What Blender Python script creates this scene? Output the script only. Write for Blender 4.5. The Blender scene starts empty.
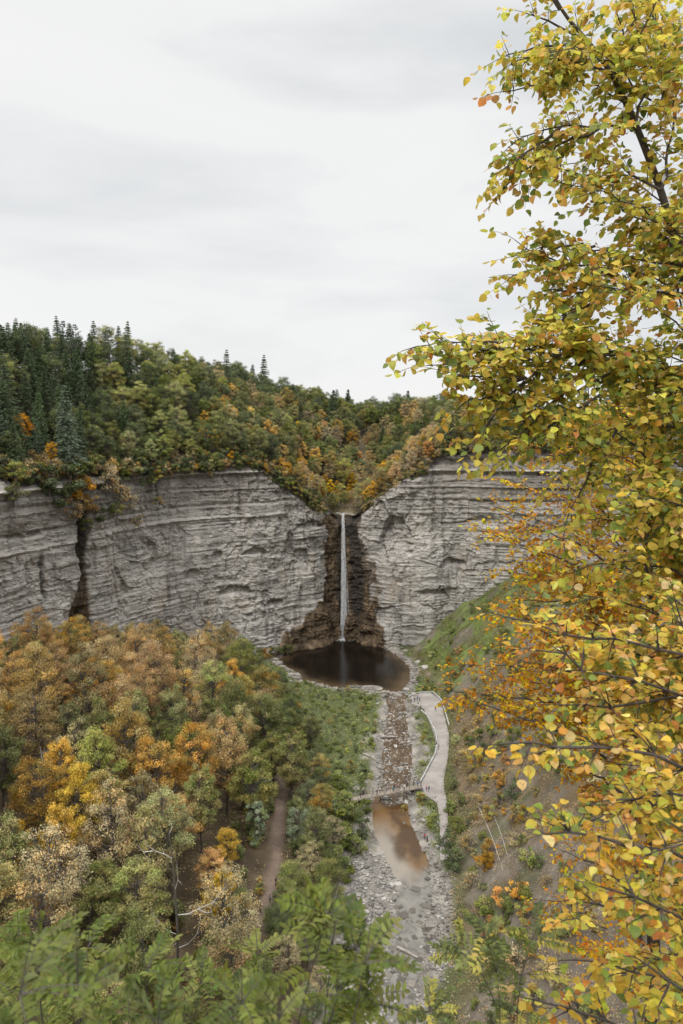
import bpy, math, random
import numpy as np
from mathutils import Vector, Matrix

random.seed(7)
RNG = np.random.default_rng(11)
scene = bpy.context.scene
COL = scene.collection

# ------------------------------------------------------------------ camera maths
F = 700.0; CX, CY = 341.5, 512.0; H = 110.0
PITCH = math.atan(82 / F)
cp, sp_ = math.cos(PITCH), math.sin(PITCH)

def ray(x, y):
    a = (x - CX) / F; b = (CY - y) / F
    return np.array([a, cp + b * sp_, -sp_ + b * cp])
def at_z(x, y, z):
    d = ray(x, y); t = (z - H) / d[2]
    return np.array([d[0] * t, d[1] * t, z])
def at_Y(x, y, Y):
    d = ray(x, y); t = Y / d[1]
    return np.array([d[0] * t, Y, H + d[2] * t])
def at_d(x, y, dist):
    d = ray(x, y)
    return np.array([0, 0, H]) + d * dist
def proj(X, Y, Z):
    dz = Z - H
    c = Y * cp - dz * sp_
    u = Y * sp_ + dz * cp
    return CX + F * X / c, CY - F * u / c

# ------------------------------------------------------------------ noise
def _h(ix, iy, iz, s):
    n = (ix * 374761393 + iy * 668265263 + iz * 2147483647 + s * 1274126177) & 0xffffffff
    n = ((n ^ (n >> 13)) * 1274126177) & 0xffffffff
    n = n ^ (n >> 16)
    return (n & 0xffff) / 65535.0
def vn(x, y, z=0.0, s=0):
    x, y, z = np.broadcast_arrays(np.asarray(x, float), np.asarray(y, float), np.asarray(z, float))
    ix, iy, iz = np.floor(x).astype(np.int64), np.floor(y).astype(np.int64), np.floor(z).astype(np.int64)
    fx, fy, fz = x - ix, y - iy, z - iz
    fx, fy, fz = [f * f * (3 - 2 * f) for f in (fx, fy, fz)]
    r = 0
    for a in (0, 1):
        for b in (0, 1):
            for c in (0, 1):
                w = (fx if a else 1 - fx) * (fy if b else 1 - fy) * (fz if c else 1 - fz)
                r = r + w * _h(ix + a, iy + b, iz + c, s)
    return r * 2 - 1
def fbm(x, y, z=0.0, s=0, o=4):
    r, a, f = 0, 0.5, 1.0
    for k in range(o):
        r = r + a * vn(np.asarray(x) * f, np.asarray(y) * f, np.asarray(z) * f, s + k * 17)
        a *= .5; f *= 2.03
    return r
def sstep(a, b, x):
    t = np.clip((x - a) / (b - a), 0, 1)
    return t * t * (3 - 2 * t)

# ------------------------------------------------------------------ mesh helpers
def mesh_from(name, V, faces_list, mats, mat_idx=None, cols=None, smooth=False, attr='Col'):
    """faces_list: list of int arrays (n,k); cols: (nverts,4)"""
    V = np.asarray(V, np.float32)
    me = bpy.data.meshes.new(name)
    loops = np.concatenate([f.reshape(-1) for f in faces_list]).astype(np.int32)
    tot = np.concatenate([np.full(len(f), f.shape[1], np.int32) for f in faces_list])
    st = np.concatenate([[0], np.cumsum(tot)[:-1]]).astype(np.int32)
    me.vertices.add(len(V)); me.vertices.foreach_set('co', V.reshape(-1))
    me.loops.add(len(loops)); me.loops.foreach_set('vertex_index', loops)
    me.polygons.add(len(tot)); me.polygons.foreach_set('loop_start', st)
    me.polygons.foreach_set('loop_total', tot)
    if mat_idx is not None: me.polygons.foreach_set('material_index', np.asarray(mat_idx, np.int32))
    me.polygons.foreach_set('use_smooth', np.full(len(tot), smooth))
    if cols is not None:
        a = me.color_attributes.new(attr, 'FLOAT_COLOR', 'POINT')
        a.data.foreach_set('color', np.asarray(cols, np.float32).reshape(-1))
    for m in (mats if isinstance(mats, (list, tuple)) else [mats]): me.materials.append(m)
    me.update(calc_edges=True); me.validate()
    return me
def link(name, data, parent=None, loc=None):
    o = bpy.data.objects.new(name, data); COL.objects.link(o)
    if parent: o.parent = parent
    if loc is not None: o.location = loc
    return o
def tag(o, label=None, cat=None, group=None, kind=None):
    if label: o['label'] = label
    if cat: o['category'] = cat
    if group: o['group'] = group
    if kind: o['kind'] = kind
    return o

class MB:
    """collects geometry into one mesh"""
    def __init__(s): s.V = []; s.Q = []; s.T = []; s.C = []; s.n = 0
    def add(s, V, Q=None, T=None, C=None):
        V = np.asarray(V, float).reshape(-1, 3)
        if Q is not None and len(Q): s.Q.append(np.asarray(Q) + s.n)
        if T is not None and len(T): s.T.append(np.asarray(T) + s.n)
        s.V.append(V)
        if C is None: C = np.ones((len(V), 4)) * .5
        C = np.asarray(C, float)
        if C.ndim == 1: C = np.tile(C, (len(V), 1))
        s.C.append(C); s.n += len(V)
    def tube(s, P, R, k=5, C=None, cap=False):
        P = np.asarray(P, float); n = len(P)
        R = np.full(n, R) if np.isscalar(R) else np.asarray(R, float)
        T = np.gradient(P, axis=0); T /= np.linalg.norm(T, axis=1)[:, None] + 1e-9
        ref = np.array([0, 0, 1.]) if abs(T[:, 2]).mean() < .8 else np.array([1., 0, 0])
        A = np.cross(T, ref); A /= np.linalg.norm(A, axis=1)[:, None] + 1e-9
        B = np.cross(T, A)
        th = np.arange(k) * 2 * math.pi / k
        V = P[:, None, :] + R[:, None, None] * (A[:, None, :] * np.cos(th)[None, :, None] + B[:, None, :] * np.sin(th)[None, :, None])
        i = np.arange(n - 1)[:, None] * k; j = np.arange(k)[None, :]; j2 = (j + 1) % k
        Q = np.stack([i + j, i + j2, i + k + j2, i + k + j], -1).reshape(-1, 4)
        V = V.reshape(-1, 3); Tt = None
        if cap:
            V = np.vstack([V, P[-1:], P[:1]]); e = (n - 1) * k; c = n * k
            Tt = np.array([[e + a, e + (a + 1) % k, c] for a in range(k)] + [[(a + 1) % k, a, c + 1] for a in range(k)])
        s.add(V, Q, Tt, C)
    def box(s, c, size, rz=0, C=None, jit=0):
        c = np.asarray(c, float); h = np.asarray(size, float) / 2
        V = np.array([[x, y, z] for z in (-1, 1) for y in (-1, 1) for x in (-1, 1)], float) * h
        if jit: V += RNG.uniform(-jit, jit, V.shape)
        ca, sa = math.cos(rz), math.sin(rz)
        V = np.stack([V[:, 0] * ca - V[:, 1] * sa, V[:, 0] * sa + V[:, 1] * ca, V[:, 2]], 1) + c
        s.add(V, [[0, 2, 3, 1], [4, 5, 7, 6], [0, 1, 5, 4], [2, 6, 7, 3], [1, 3, 7, 5], [0, 4, 6, 2]], None, C)
    def mesh(s, name, mats, smooth=False):
        V = np.vstack(s.V); C = np.vstack(s.C); fl = []
        if s.Q: fl.append(np.vstack(s.Q))
        if s.T: fl.append(np.vstack(s.T))
        return mesh_from(name, V, fl, mats, None, C, smooth)
    def build(s, name, mats, parent=None, loc=None, smooth=False):
        return link(name, s.mesh(name, mats, smooth), parent, loc)

# ------------------------------------------------------------------ materials
def newmat(name):
    m = bpy.data.materials.new(name); m.use_nodes = True
    nt = m.node_tree; nt.nodes.clear()
    out = nt.nodes.new('ShaderNodeOutputMaterial')
    b = nt.nodes.new('ShaderNodeBsdfPrincipled')
    nt.links.new(b.outputs[0], out.inputs[0])
    return m, nt, b, out
def N(nt, t, **kw):
    n = nt.nodes.new(t)
    for k, v in kw.items(): setattr(n, k, v)
    return n
def ramp(nt, stops, fac):
    r = nt.nodes.new('ShaderNodeValToRGB'); e = r.color_ramp.elements
    while len(e) > 1: e.remove(e[-1])
    e[0].position = stops[0][0]; e[0].color = (*stops[0][1], 1)
    for p, c in stops[1:]:
        q = e.new(p); q.color = (*c, 1)
    nt.links.new(fac, r.inputs[0]); return r.outputs[0]
def mix(nt, fac, a, b, mode='MIX'):
    n = nt.nodes.new('ShaderNodeMix'); n.data_type = 'RGBA'; n.blend_type = mode; n.clamp_factor = True
    for i, v in ((0, fac), (6, a), (7, b)):
        if hasattr(v, 'is_output'): nt.links.new(v, n.inputs[i])
        elif i == 0: n.inputs[0].default_value = v
        else: n.inputs[i].default_value = (*v, 1) if len(v) == 3 else v
    return n.outputs[2]
def noise(nt, scale, vec=None, detail=4, rough=.6, mapscale=None, dist=0):
    if mapscale is not None:
        mp = nt.nodes.new('ShaderNodeMapping'); mp.inputs['Scale'].default_value = mapscale
        nt.links.new(vec, mp.inputs[0]); vec = mp.outputs[0]
    n = nt.nodes.new('ShaderNodeTexNoise'); n.inputs['Scale'].default_value = scale
    n.inputs['Detail'].default_value = detail; n.inputs['Roughness'].default_value = rough
    n.inputs['Distortion'].default_value = dist
    if vec is not None: nt.links.new(vec, n.inputs[0])
    return n.outputs[0]
def mathn(nt, op, a, b=0.0, clamp=False):
    n = nt.nodes.new('ShaderNodeMath'); n.operation = op; n.use_clamp = clamp
    for i, v in ((0, a), (1, b)):
        if hasattr(v, 'is_output'): nt.links.new(v, n.inputs[i])
        else: n.inputs[i].default_value = v
    return n.outputs[0]
def bump(nt, b, h, strength, dist):
    n = nt.nodes.new('ShaderNodeBump'); n.inputs['Strength'].default_value = strength; n.inputs['Distance'].default_value = dist
    nt.links.new(h, n.inputs['Height']); nt.links.new(n.outputs[0], b.inputs['Normal'])
def pos(nt): return nt.nodes.new('ShaderNodeNewGeometry').outputs['Position']

def leafmat(name, rough=.55, trans=.3, hue=.010, val=.28):
    m, nt, b, out = newmat(name)
    at = N(nt, 'ShaderNodeAttribute', attribute_name='Col')
    oi = N(nt, 'ShaderNodeObjectInfo')
    hs = N(nt, 'ShaderNodeHueSaturation')
    nt.links.new(at.outputs['Color'], hs.inputs['Color'])
    nt.links.new(mathn(nt, 'ADD', mathn(nt, 'MULTIPLY', oi.outputs['Random'], hue * 2), .5 - hue), hs.inputs['Hue'])
    r2 = mathn(nt, 'FRACT', mathn(nt, 'MULTIPLY', oi.outputs['Random'], 37.7))
    nt.links.new(mathn(nt, 'ADD', mathn(nt, 'MULTIPLY', r2, val * 2), 1 - val), hs.inputs['Value'])
    r3 = mathn(nt, 'FRACT', mathn(nt, 'MULTIPLY', oi.outputs['Random'], 91.3))
    nt.links.new(mathn(nt, 'ADD', mathn(nt, 'MULTIPLY', r3, .3), .85), hs.inputs['Saturation'])
    nt.links.new(hs.outputs[0], b.inputs['Base Color']); b.inputs['Roughness'].default_value = rough
    b.inputs['Specular IOR Level'].default_value = .3
    tr = N(nt, 'ShaderNodeBsdfTranslucent'); nt.links.new(hs.outputs[0], tr.inputs[0])
    ms = N(nt, 'ShaderNodeMixShader'); ms.inputs[0].default_value = trans
    nt.links.new(b.outputs[0], ms.inputs[1]); nt.links.new(tr.outputs[0], ms.inputs[2]); nt.links.new(ms.outputs[0], out.inputs[0])
    return m
M_LEAF = leafmat('tree_leaves')
M_NEAR = leafmat('near_leaves', .42, .5, 0, 0)
def mottle(m):
    nt = m.node_tree; hs = next(n for n in nt.nodes if n.type == 'HUE_SAT'); outs = [l.to_socket for l in hs.outputs[0].links]
    p = pos(nt); f = noise(nt, 90, p, 4, .7); c = mix(nt, mathn(nt, 'MULTIPLY', ramp(nt, [(.56, (0, 0, 0)), (.66, (1, 1, 1))], f), .55), hs.outputs[0], (.20, .10, .03))
    c = mix(nt, mathn(nt, 'MULTIPLY', ramp(nt, [(.52, (0, 0, 0)), (.7, (1, 1, 1))], noise(nt, 28, p, 2, .5)), .4), c, (.33, .38, .06))
    for t in outs: nt.links.new(c, t)
mottle(M_NEAR)

def barkmat(name, c1, c2, sc=3):
    m, nt, b, out = newmat(name)
    p = N(nt, 'ShaderNodeTexCoord').outputs['Object']
    f = noise(nt, sc, p, 5, .65, (1, 1, .3))
    nt.links.new(ramp(nt, [(.3, c1), (.7, c2)], f), b.inputs['Base Color'])
    b.inputs['Roughness'].default_value = .9
    bump(nt, b, f, .6, .03)
    return m
M_BARK = barkmat('grey_bark', (.05, .042, .036), (.14, .12, .105))
M_TWIG = barkmat('dark_twig_bark', (.035, .028, .026), (.10, .08, .07), 20)
M_SNAG = barkmat('bleached_wood', (.35, .33, .30), (.62, .60, .57))
M_LOG = barkmat('driftwood', (.16, .14, .12), (.40, .36, .32))

def attrmat(name, sc=.8, rough=.9, amt=.5, bmp=.5, bd=.15):
    m, nt, b, out = newmat(name)
    at = N(nt, 'ShaderNodeAttribute', attribute_name='Col'); p = pos(nt)
    f = noise(nt, sc, p, 8, .7); g = noise(nt, sc * 6, p, 4, .7)
    k = mathn(nt, 'ADD', mathn(nt, 'MULTIPLY', f, amt * 1.6), mathn(nt, 'MULTIPLY', g, amt * 1.2))
    k = mathn(nt, 'ADD', k, 1 - 1.4 * amt)
    c = N(nt, 'ShaderNodeCombineColor')
    for i in range(3): nt.links.new(k, c.inputs[i])
    nt.links.new(mix(nt, 1.0, at.outputs['Color'], c.outputs[0], 'MULTIPLY'), b.inputs['Base Color'])
    b.inputs['Roughness'].default_value = rough; b.inputs['Specular IOR Level'].default_value = .25
    bump(nt, b, mathn(nt, 'ADD', f, g), bmp, bd)
    return m
M_GROUND = attrmat('valley_ground', .5, .95, .6, .8, .3)
M_ROCK = attrmat('loose_rock', 2.0, .85, .5, .6, .1)
M_PAINT = attrmat('plain_wood', 3.0, .8, .3, .3, .02)

# cliff shale
def cliffmat():
    m, nt, b, out = newmat('banded_shale_cliff')
    at = N(nt, 'ShaderNodeAttribute', attribute_name='Col'); p = pos(nt)
    sep = N(nt, 'ShaderNodeSeparateColor'); nt.links.new(at.outputs['Color'], sep.inputs[0])
    # warped strata: horizontal bands varying slowly along the wall
    s1 = noise(nt, 1.0, p, 6, .72, (.03, .03, .62), .5)
    s2 = noise(nt, 1.0, p, 5, .7, (.10, .10, 2.3), .3)
    s3 = noise(nt, 1.0, p, 3, .6, (.22, .22, 5.0), .3)
    blot = noise(nt, .045, p, 7, .68, None, .8)
    vert = noise(nt, 1.0, p, 6, .7, (.45, .45, .05), .6)
    base = ramp(nt, [(.32, (.15, .143, .136)), (.42, (.27, .257, .242)), (.50, (.37, .352, .330)), (.60, (.47, .448, .418)), (.74, (.56, .535, .50))],
                mathn(nt, 'ADD', mathn(nt, 'MULTIPLY', s1, .33), mathn(nt, 'ADD', mathn(nt, 'MULTIPLY', blot, .5), mathn(nt, 'MULTIPLY', s2, .17))))
    thin = ramp(nt, [(.30, (.5, .49, .48)), (.44, (1, 1, 1)), (.62, (1, 1, 1)), (.75, (1.25, 1.22, 1.18))], s2)
    base = mix(nt, .55, base, thin, 'MULTIPLY')
    fine = ramp(nt, [(.36, (.42, .41, .40)), (.44, (1, 1, 1)), (.6, (1, 1, 1)), (.68, (1.2, 1.17, 1.14))], s3)
    base = mix(nt, .8, base, fine, 'MULTIPLY')
    vs = ramp(nt, [(.32, (.5, .48, .46)), (.41, (.9, .9, .89)), (.48, (1, 1, 1)), (.66, (1.1, 1.08, 1.04)), (.78, (1.25, 1.2, 1.12))], vert)
    base = mix(nt, .85, base, vs, 'MULTIPLY')
    tan = ramp(nt, [(.56, (0, 0, 0)), (.74, (1, 1, 1))], noise(nt, .07, p, 5, .65, (1, 1, .5), .4))
    base = mix(nt, mathn(nt, 'MULTIPLY', tan, .45), base, (.30, .215, .13))
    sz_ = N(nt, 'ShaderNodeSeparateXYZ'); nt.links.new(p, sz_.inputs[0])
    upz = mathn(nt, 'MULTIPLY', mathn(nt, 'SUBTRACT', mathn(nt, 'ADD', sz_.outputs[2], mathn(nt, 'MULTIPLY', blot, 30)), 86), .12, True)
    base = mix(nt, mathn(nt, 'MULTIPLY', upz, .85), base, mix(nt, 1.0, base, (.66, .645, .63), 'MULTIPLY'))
    s4 = noise(nt, 1.0, p, 7, .78, (.006, .006, 1.3), 0)
    base = mix(nt, .9, base, ramp(nt, [(.34, (.52, .51, .50)), (.42, (.92, .91, .9)), (.5, (1, 1, 1)), (.6, (1.12, 1.1, 1.07)), (.66, (.8, .79, .78))], s4), 'MULTIPLY')
    v2 = noise(nt, 1.0, p, 6, .7, (.16, .16, .018), .8)
    base = mix(nt, .9, base, ramp(nt, [(.33, (.48, .46, .44)), (.42, (.85, .84, .82)), (.5, (1, 1, 1)), (.7, (1.1, 1.08, 1.03))], v2), 'MULTIPLY')
    # wet brown seepage (R), dark rock, damp by the falls (G), pale fresh rock (B): per-vertex masks
    wn = noise(nt, 1.0, p, 6, .7, (.35, .35, .12), .7)
    brown = ramp(nt, [(.3, (.018, .013, .010)), (.45, (.065, .045, .028)), (.6, (.15, .105, .062)), (.75, (.24, .19, .13))], wn)
    fr = mathn(nt, 'MULTIPLY', mathn(nt, 'SUBTRACT', mathn(nt, 'ADD', mathn(nt, 'MULTIPLY', sep.outputs[0], 1.25), mathn(nt, 'ADD', mathn(nt, 'MULTIPLY', wn, .9), mathn(nt, 'MULTIPLY', noise(nt, .35, p, 6, .75), .7))), 1.25), 2.4, True)
    base = mix(nt, fr, base, brown)
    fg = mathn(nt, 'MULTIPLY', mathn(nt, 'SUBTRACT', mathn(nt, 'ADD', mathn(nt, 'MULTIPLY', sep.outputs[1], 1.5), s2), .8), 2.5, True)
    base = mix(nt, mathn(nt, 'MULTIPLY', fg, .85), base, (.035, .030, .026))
    fb = mathn(nt, 'MULTIPLY', mathn(nt, 'MULTIPLY', sep.outputs[2], mathn(nt, 'ADD', wn, .55)), .95, True)
    base = mix(nt, fb, base, (.50, .465, .42))
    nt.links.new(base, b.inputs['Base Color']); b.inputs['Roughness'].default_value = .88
    b.inputs['Specular IOR Level'].default_value = .3
    hh = mathn(nt, 'ADD', mathn(nt, 'MULTIPLY', s2, 1.0), mathn(nt, 'ADD', mathn(nt, 'MULTIPLY', s3, .5), mathn(nt, 'MULTIPLY', vert, .4)))
    bump(nt, b, hh, .7, .8)
    return m
M_CLIFF = cliffmat()

# ------------------------------------------------------------------ plan curves
def catmull(P, step):
    P = np.asarray(P, float); out = []
    Q = np.vstack([2 * P[0] - P[1], P, 2 * P[-1] - P[-2]])
    for i in range(1, len(Q) - 2):
        a, b, c, d = Q[i - 1], Q[i], Q[i + 1], Q[i + 2]
        n = max(2, int(np.linalg.norm(c - b) / .5)); t = np.linspace(0, 1, n, endpoint=False)[:, None]
        out.append(.5 * (2 * b + (c - a) * t + (2 * a - 5 * b + 4 * c - d) * t ** 2 + (3 * b - a - 3 * c + d) * t ** 3))
    out.append(Q[-2:-1]); L = np.vstack(out)
    s = np.concatenate([[0], np.cumsum(np.linalg.norm(np.diff(L, axis=0), axis=1))])
    n = int(s[-1] / step); ss = np.linspace(0, s[-1], n)
    return np.stack([np.interp(ss, s, L[:, k]) for k in range(L.shape[1])], 1), ss
RIMPTS = [(-270, -60), (-215, 40), (-170, 120), (-135, 190), (-116, 232), (-99, 268), (-84, 300), (-66, 322), (-46, 335), (-30, 345),
          (-16, 353), (-9, 362), (-1, 366), (7, 365), (14, 362), (24, 356), (38, 350), (55, 352), (75, 349), (98, 346), (122, 338),
          (144, 316), (158, 285), (168, 240), (176, 190), (184, 130), (196, 60), (230, -60)]
RIM, RS = catmull(RIMPTS, .6)
RT = np.gradient(RIM, axis=0); RT /= np.linalg.norm(RT, axis=1)[:, None]
RN = np.stack([RT[:, 1], -RT[:, 0]], 1)       # points into the gorge (curve runs left -> right round the head)
POLY = RIM[::8]

def inside(X, Y, P):
    X = np.asarray(X, float); Y = np.asarray(Y, float); r = np.zeros(X.shape, bool)
    for i in range(len(P)):
        x1, y1 = P[i]; x2, y2 = P[(i + 1) % len(P)]
        if y1 == y2: continue
        c = ((y1 > Y) != (y2 > Y)) & (X < (x2 - x1) * (Y - y1) / (y2 - y1) + x1)
        r ^= c
    return r
def segdist(X, Y, P, closed=False):
    X = np.asarray(X, float); Y = np.asarray(Y, float); d = np.full(X.shape, 1e9)
    n = len(P)
    for i in range(n if closed else n - 1):
        a = P[i]; b = P[(i + 1) % n]; ab = b - a
        t = np.clip(((X - a[0]) * ab[0] + (Y - a[1]) * ab[1]) / (ab @ ab + 1e-9), 0, 1)
        d = np.minimum(d, np.hypot(X - a[0] - t * ab[0], Y - a[1] - t * ab[1]))
    return d
RIMC = RIM[::6]
_gx = np.arange(-320, 260, 2.0); _gy = np.arange(-100, 720, 2.0); _GX, _GY = np.meshgrid(_gx, _gy, indexing='ij'); _RD = segdist(_GX, _GY, RIM[::10])
def rimdist(X, Y):
    X = np.asarray(X, float); Y = np.asarray(Y, float)
    u = np.clip((X + 320) / 2, 0, len(_gx) - 1.001); v = np.clip((Y + 100) / 2, 0, len(_gy) - 1.001); i = u.astype(int); j = v.astype(int); a = u - i; b = v - j
    return (_RD[i, j] * (1 - a) + _RD[i + 1, j] * a) * (1 - b) + (_RD[i, j + 1] * (1 - a) + _RD[i + 1, j + 1] * a) * b

def interpY(tab):
    ys, xs = [], []
    for (x, y) in tab:
        p = at_z(x, y, 1.0); ys.append(p[1]); xs.append(p[0])
    o = np.argsort(ys); return np.array(ys)[o], np.array(xs)[o]
FLy, FLx = interpY([(262, 650), (264, 668), (276, 690), (300, 725), (318, 760), (338, 797), (348, 850), (342, 895), (335, 960), (325, 1024)])
FRy, FRx = interpY([(412, 650), (420, 672), (438, 690), (452, 725), (452, 760), (452, 797), (458, 850), (462, 895), (462, 960), (458, 1024)])
FL = lambda Y: np.interp(Y, FLy, FLx)
FR = lambda Y: np.interp(Y, FRy, FRx)

def polyz(pts, z): return np.array([at_z(x, y, z)[:2] for x, y in pts])
WZ = .35
POOL = polyz([(277, 661), (285, 653), (300, 646), (318, 641.5), (332, 639), (348, 638), (370, 640), (384, 648), (398, 656), (409, 666), (411, 678), (406, 690),
              (398, 694), (388, 692), (377, 693), (366, 692), (357, 686), (346, 690), (330, 688), (316, 684), (302, 681), (294, 672), (283, 667)], WZ)
RIVL = [(389, 688), (386, 700), (387, 715), (384, 730), (383, 745), (381, 765), (381, 785), (374, 797), (371, 806), (372, 820), (374, 835), (381, 850), (388, 865), (396, 882),
        (396, 900), (392, 920), (391, 940), (384, 955), (379, 970), (380, 985), (383, 1000), (384, 1030), (380, 1100)]
RIVR = [(407, 688), (409, 700), (406, 715), (409, 730), (411, 745), (413, 765), (410, 785), (408, 797), (407, 806), (410, 820), (416, 835), (423, 850), (431, 865), (435, 882),
        (434, 900), (433, 920), (433, 940), (428, 955), (419, 970), (416, 985), (414, 1000), (412, 1030), (410, 1100)]
RIVER = np.vstack([polyz(RIVL, WZ), polyz(RIVR, WZ)[::-1]])
ISLET = at_z(370, 687, .8)

def valley(X, Y, detail=True):
    X = np.asarray(X, float); Y = np.asarray(Y, float)
    dL = FL(Y) - X + 4 * vn(X / 14, Y / 14, 0, 3); dR = X - FR(Y) + 2.0 * vn(X / 9, Y / 9, 0, 4)
    z = 1.5 + .35 * fbm(X / 6, Y / 6, 0, 5)
    zl = np.where(dL > 0, .15 * dL + .235 * np.maximum(dL - 14, 0), 0)
    zl = zl * (1 + .12 * vn(X / 30, Y / 30, 0, 6)) + np.minimum(np.maximum(dL, 0) * .08, 2.5) * fbm(X / 12, Y / 12, 0, 7)
    w = np.clip(dR, 0, 30) / 30
    zr = np.where(dR > 0, .62 * dR + .28 * np.maximum(dR - 6, 0) - .25 * np.maximum(dR - 26, 0) * sstep(200, 290, Y) - .45 * np.maximum(dR - 48, 0), 0)
    gul = np.abs(vn(Y / 11 + .03 * X, X / 45, 0, 8)) + .5 * np.abs(vn(Y / 4.5 + .05 * X, X / 25, 0, 9))
    zr = zr - w * 5.5 * (1 - gul) + w * 2.5 + w * 1.2 * fbm(X / 3, Y / 3, 0, 10)
    z = z + zl + zr
    near = 108.2 - 1.30 * Y + 2 * vn(X / 10, Y / 10, 0, 12)
    z = np.maximum(z, near)
    return np.minimum(z, 104 + 4.2 * sstep(40, 8, np.abs(Y)) + .3 * vn(X / 8, Y / 8))
def valley_full(X, Y):
    z = valley(X, Y)
    sh = z.shape
    near = (np.abs(X - 5) < 62) & (Y > 80)
    xs, ys = X[near], Y[near]
    zz = z[near]
    for P in (POOL, RIVER):
        ins = inside(xs, ys, P); d = segdist(xs, ys, P, True)
        jit = .5 * vn(xs / 1.5, ys / 1.5, 0, 21)
        zz = np.where(ins, np.minimum(zz, WZ + .25 - .9 * np.clip(d + jit, 0, 1.5)), np.minimum(zz, WZ + .05 + .35 * np.maximum(d + jit, 0) + 2.5 * np.maximum(d - 3, 0)))
    di = np.hypot((xs - ISLET[0]) / 1.6, ys - ISLET[1])
    zz = np.maximum(zz, .9 - .045 * di ** 2 )
    z[near] = zz
    return z
def plateau(X, Y, d=None):
    X = np.asarray(X, float); Y = np.asarray(Y, float)
    if d is None: d = rimdist(X, Y)
    left = sstep(20, -40, X)
    base = 102 * (1 - left) + 96 * left
    rise = (10 * (1 - left) * sstep(0, 60, d) + ((21 + 14 * sstep(-40, -95, X) + 8 * sstep(-85, -125, X)) * sstep(0, 58, d) + 5 * sstep(40, 200, d)) * left)
    z = base + rise + 4.5 * fbm(X / 22, Y / 22, 0, 31)
    xc = 2 + 14 * np.sin((Y - 366) / 60) * sstep(366, 420, Y)
    v = 65.5 + .10 * np.maximum(Y - 366, 0) + 30 * sstep(425, 540, Y) + .78 * np.maximum(np.abs(X - xc) - 5, 0) + 1.2 * fbm(X / 6, Y / 6, 0, 32) * sstep(5, 15, np.abs(X - xc))
    return np.where(Y > 300, np.minimum(z, v), z)

def hit(x, y):
    d = ray(x, y)
    for t in np.arange(20, 460, .5):
        p = np.array([0, 0, H]) + d * t
        if p[2] < valley(p[0:1], p[1:2])[0]: return np.array([p[0], p[1], valley(p[0:1], p[1:2])[0]])
    return p
def wall_sz(x, y):
    """pixel -> (arc length on the rim curve, height)"""
    d = ray(x, y); a = d[0] / d[1]
    f = RIM[:, 0] - a * RIM[:, 1]
    k = [i for i in range(len(f) - 1) if f[i] * f[i + 1] <= 0 and RIM[i, 1] > 150]
    i = k[0] if k else 0
    Y = RIM[i, 1]; return RS[i], H + d[2] * Y / d[1]

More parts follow.
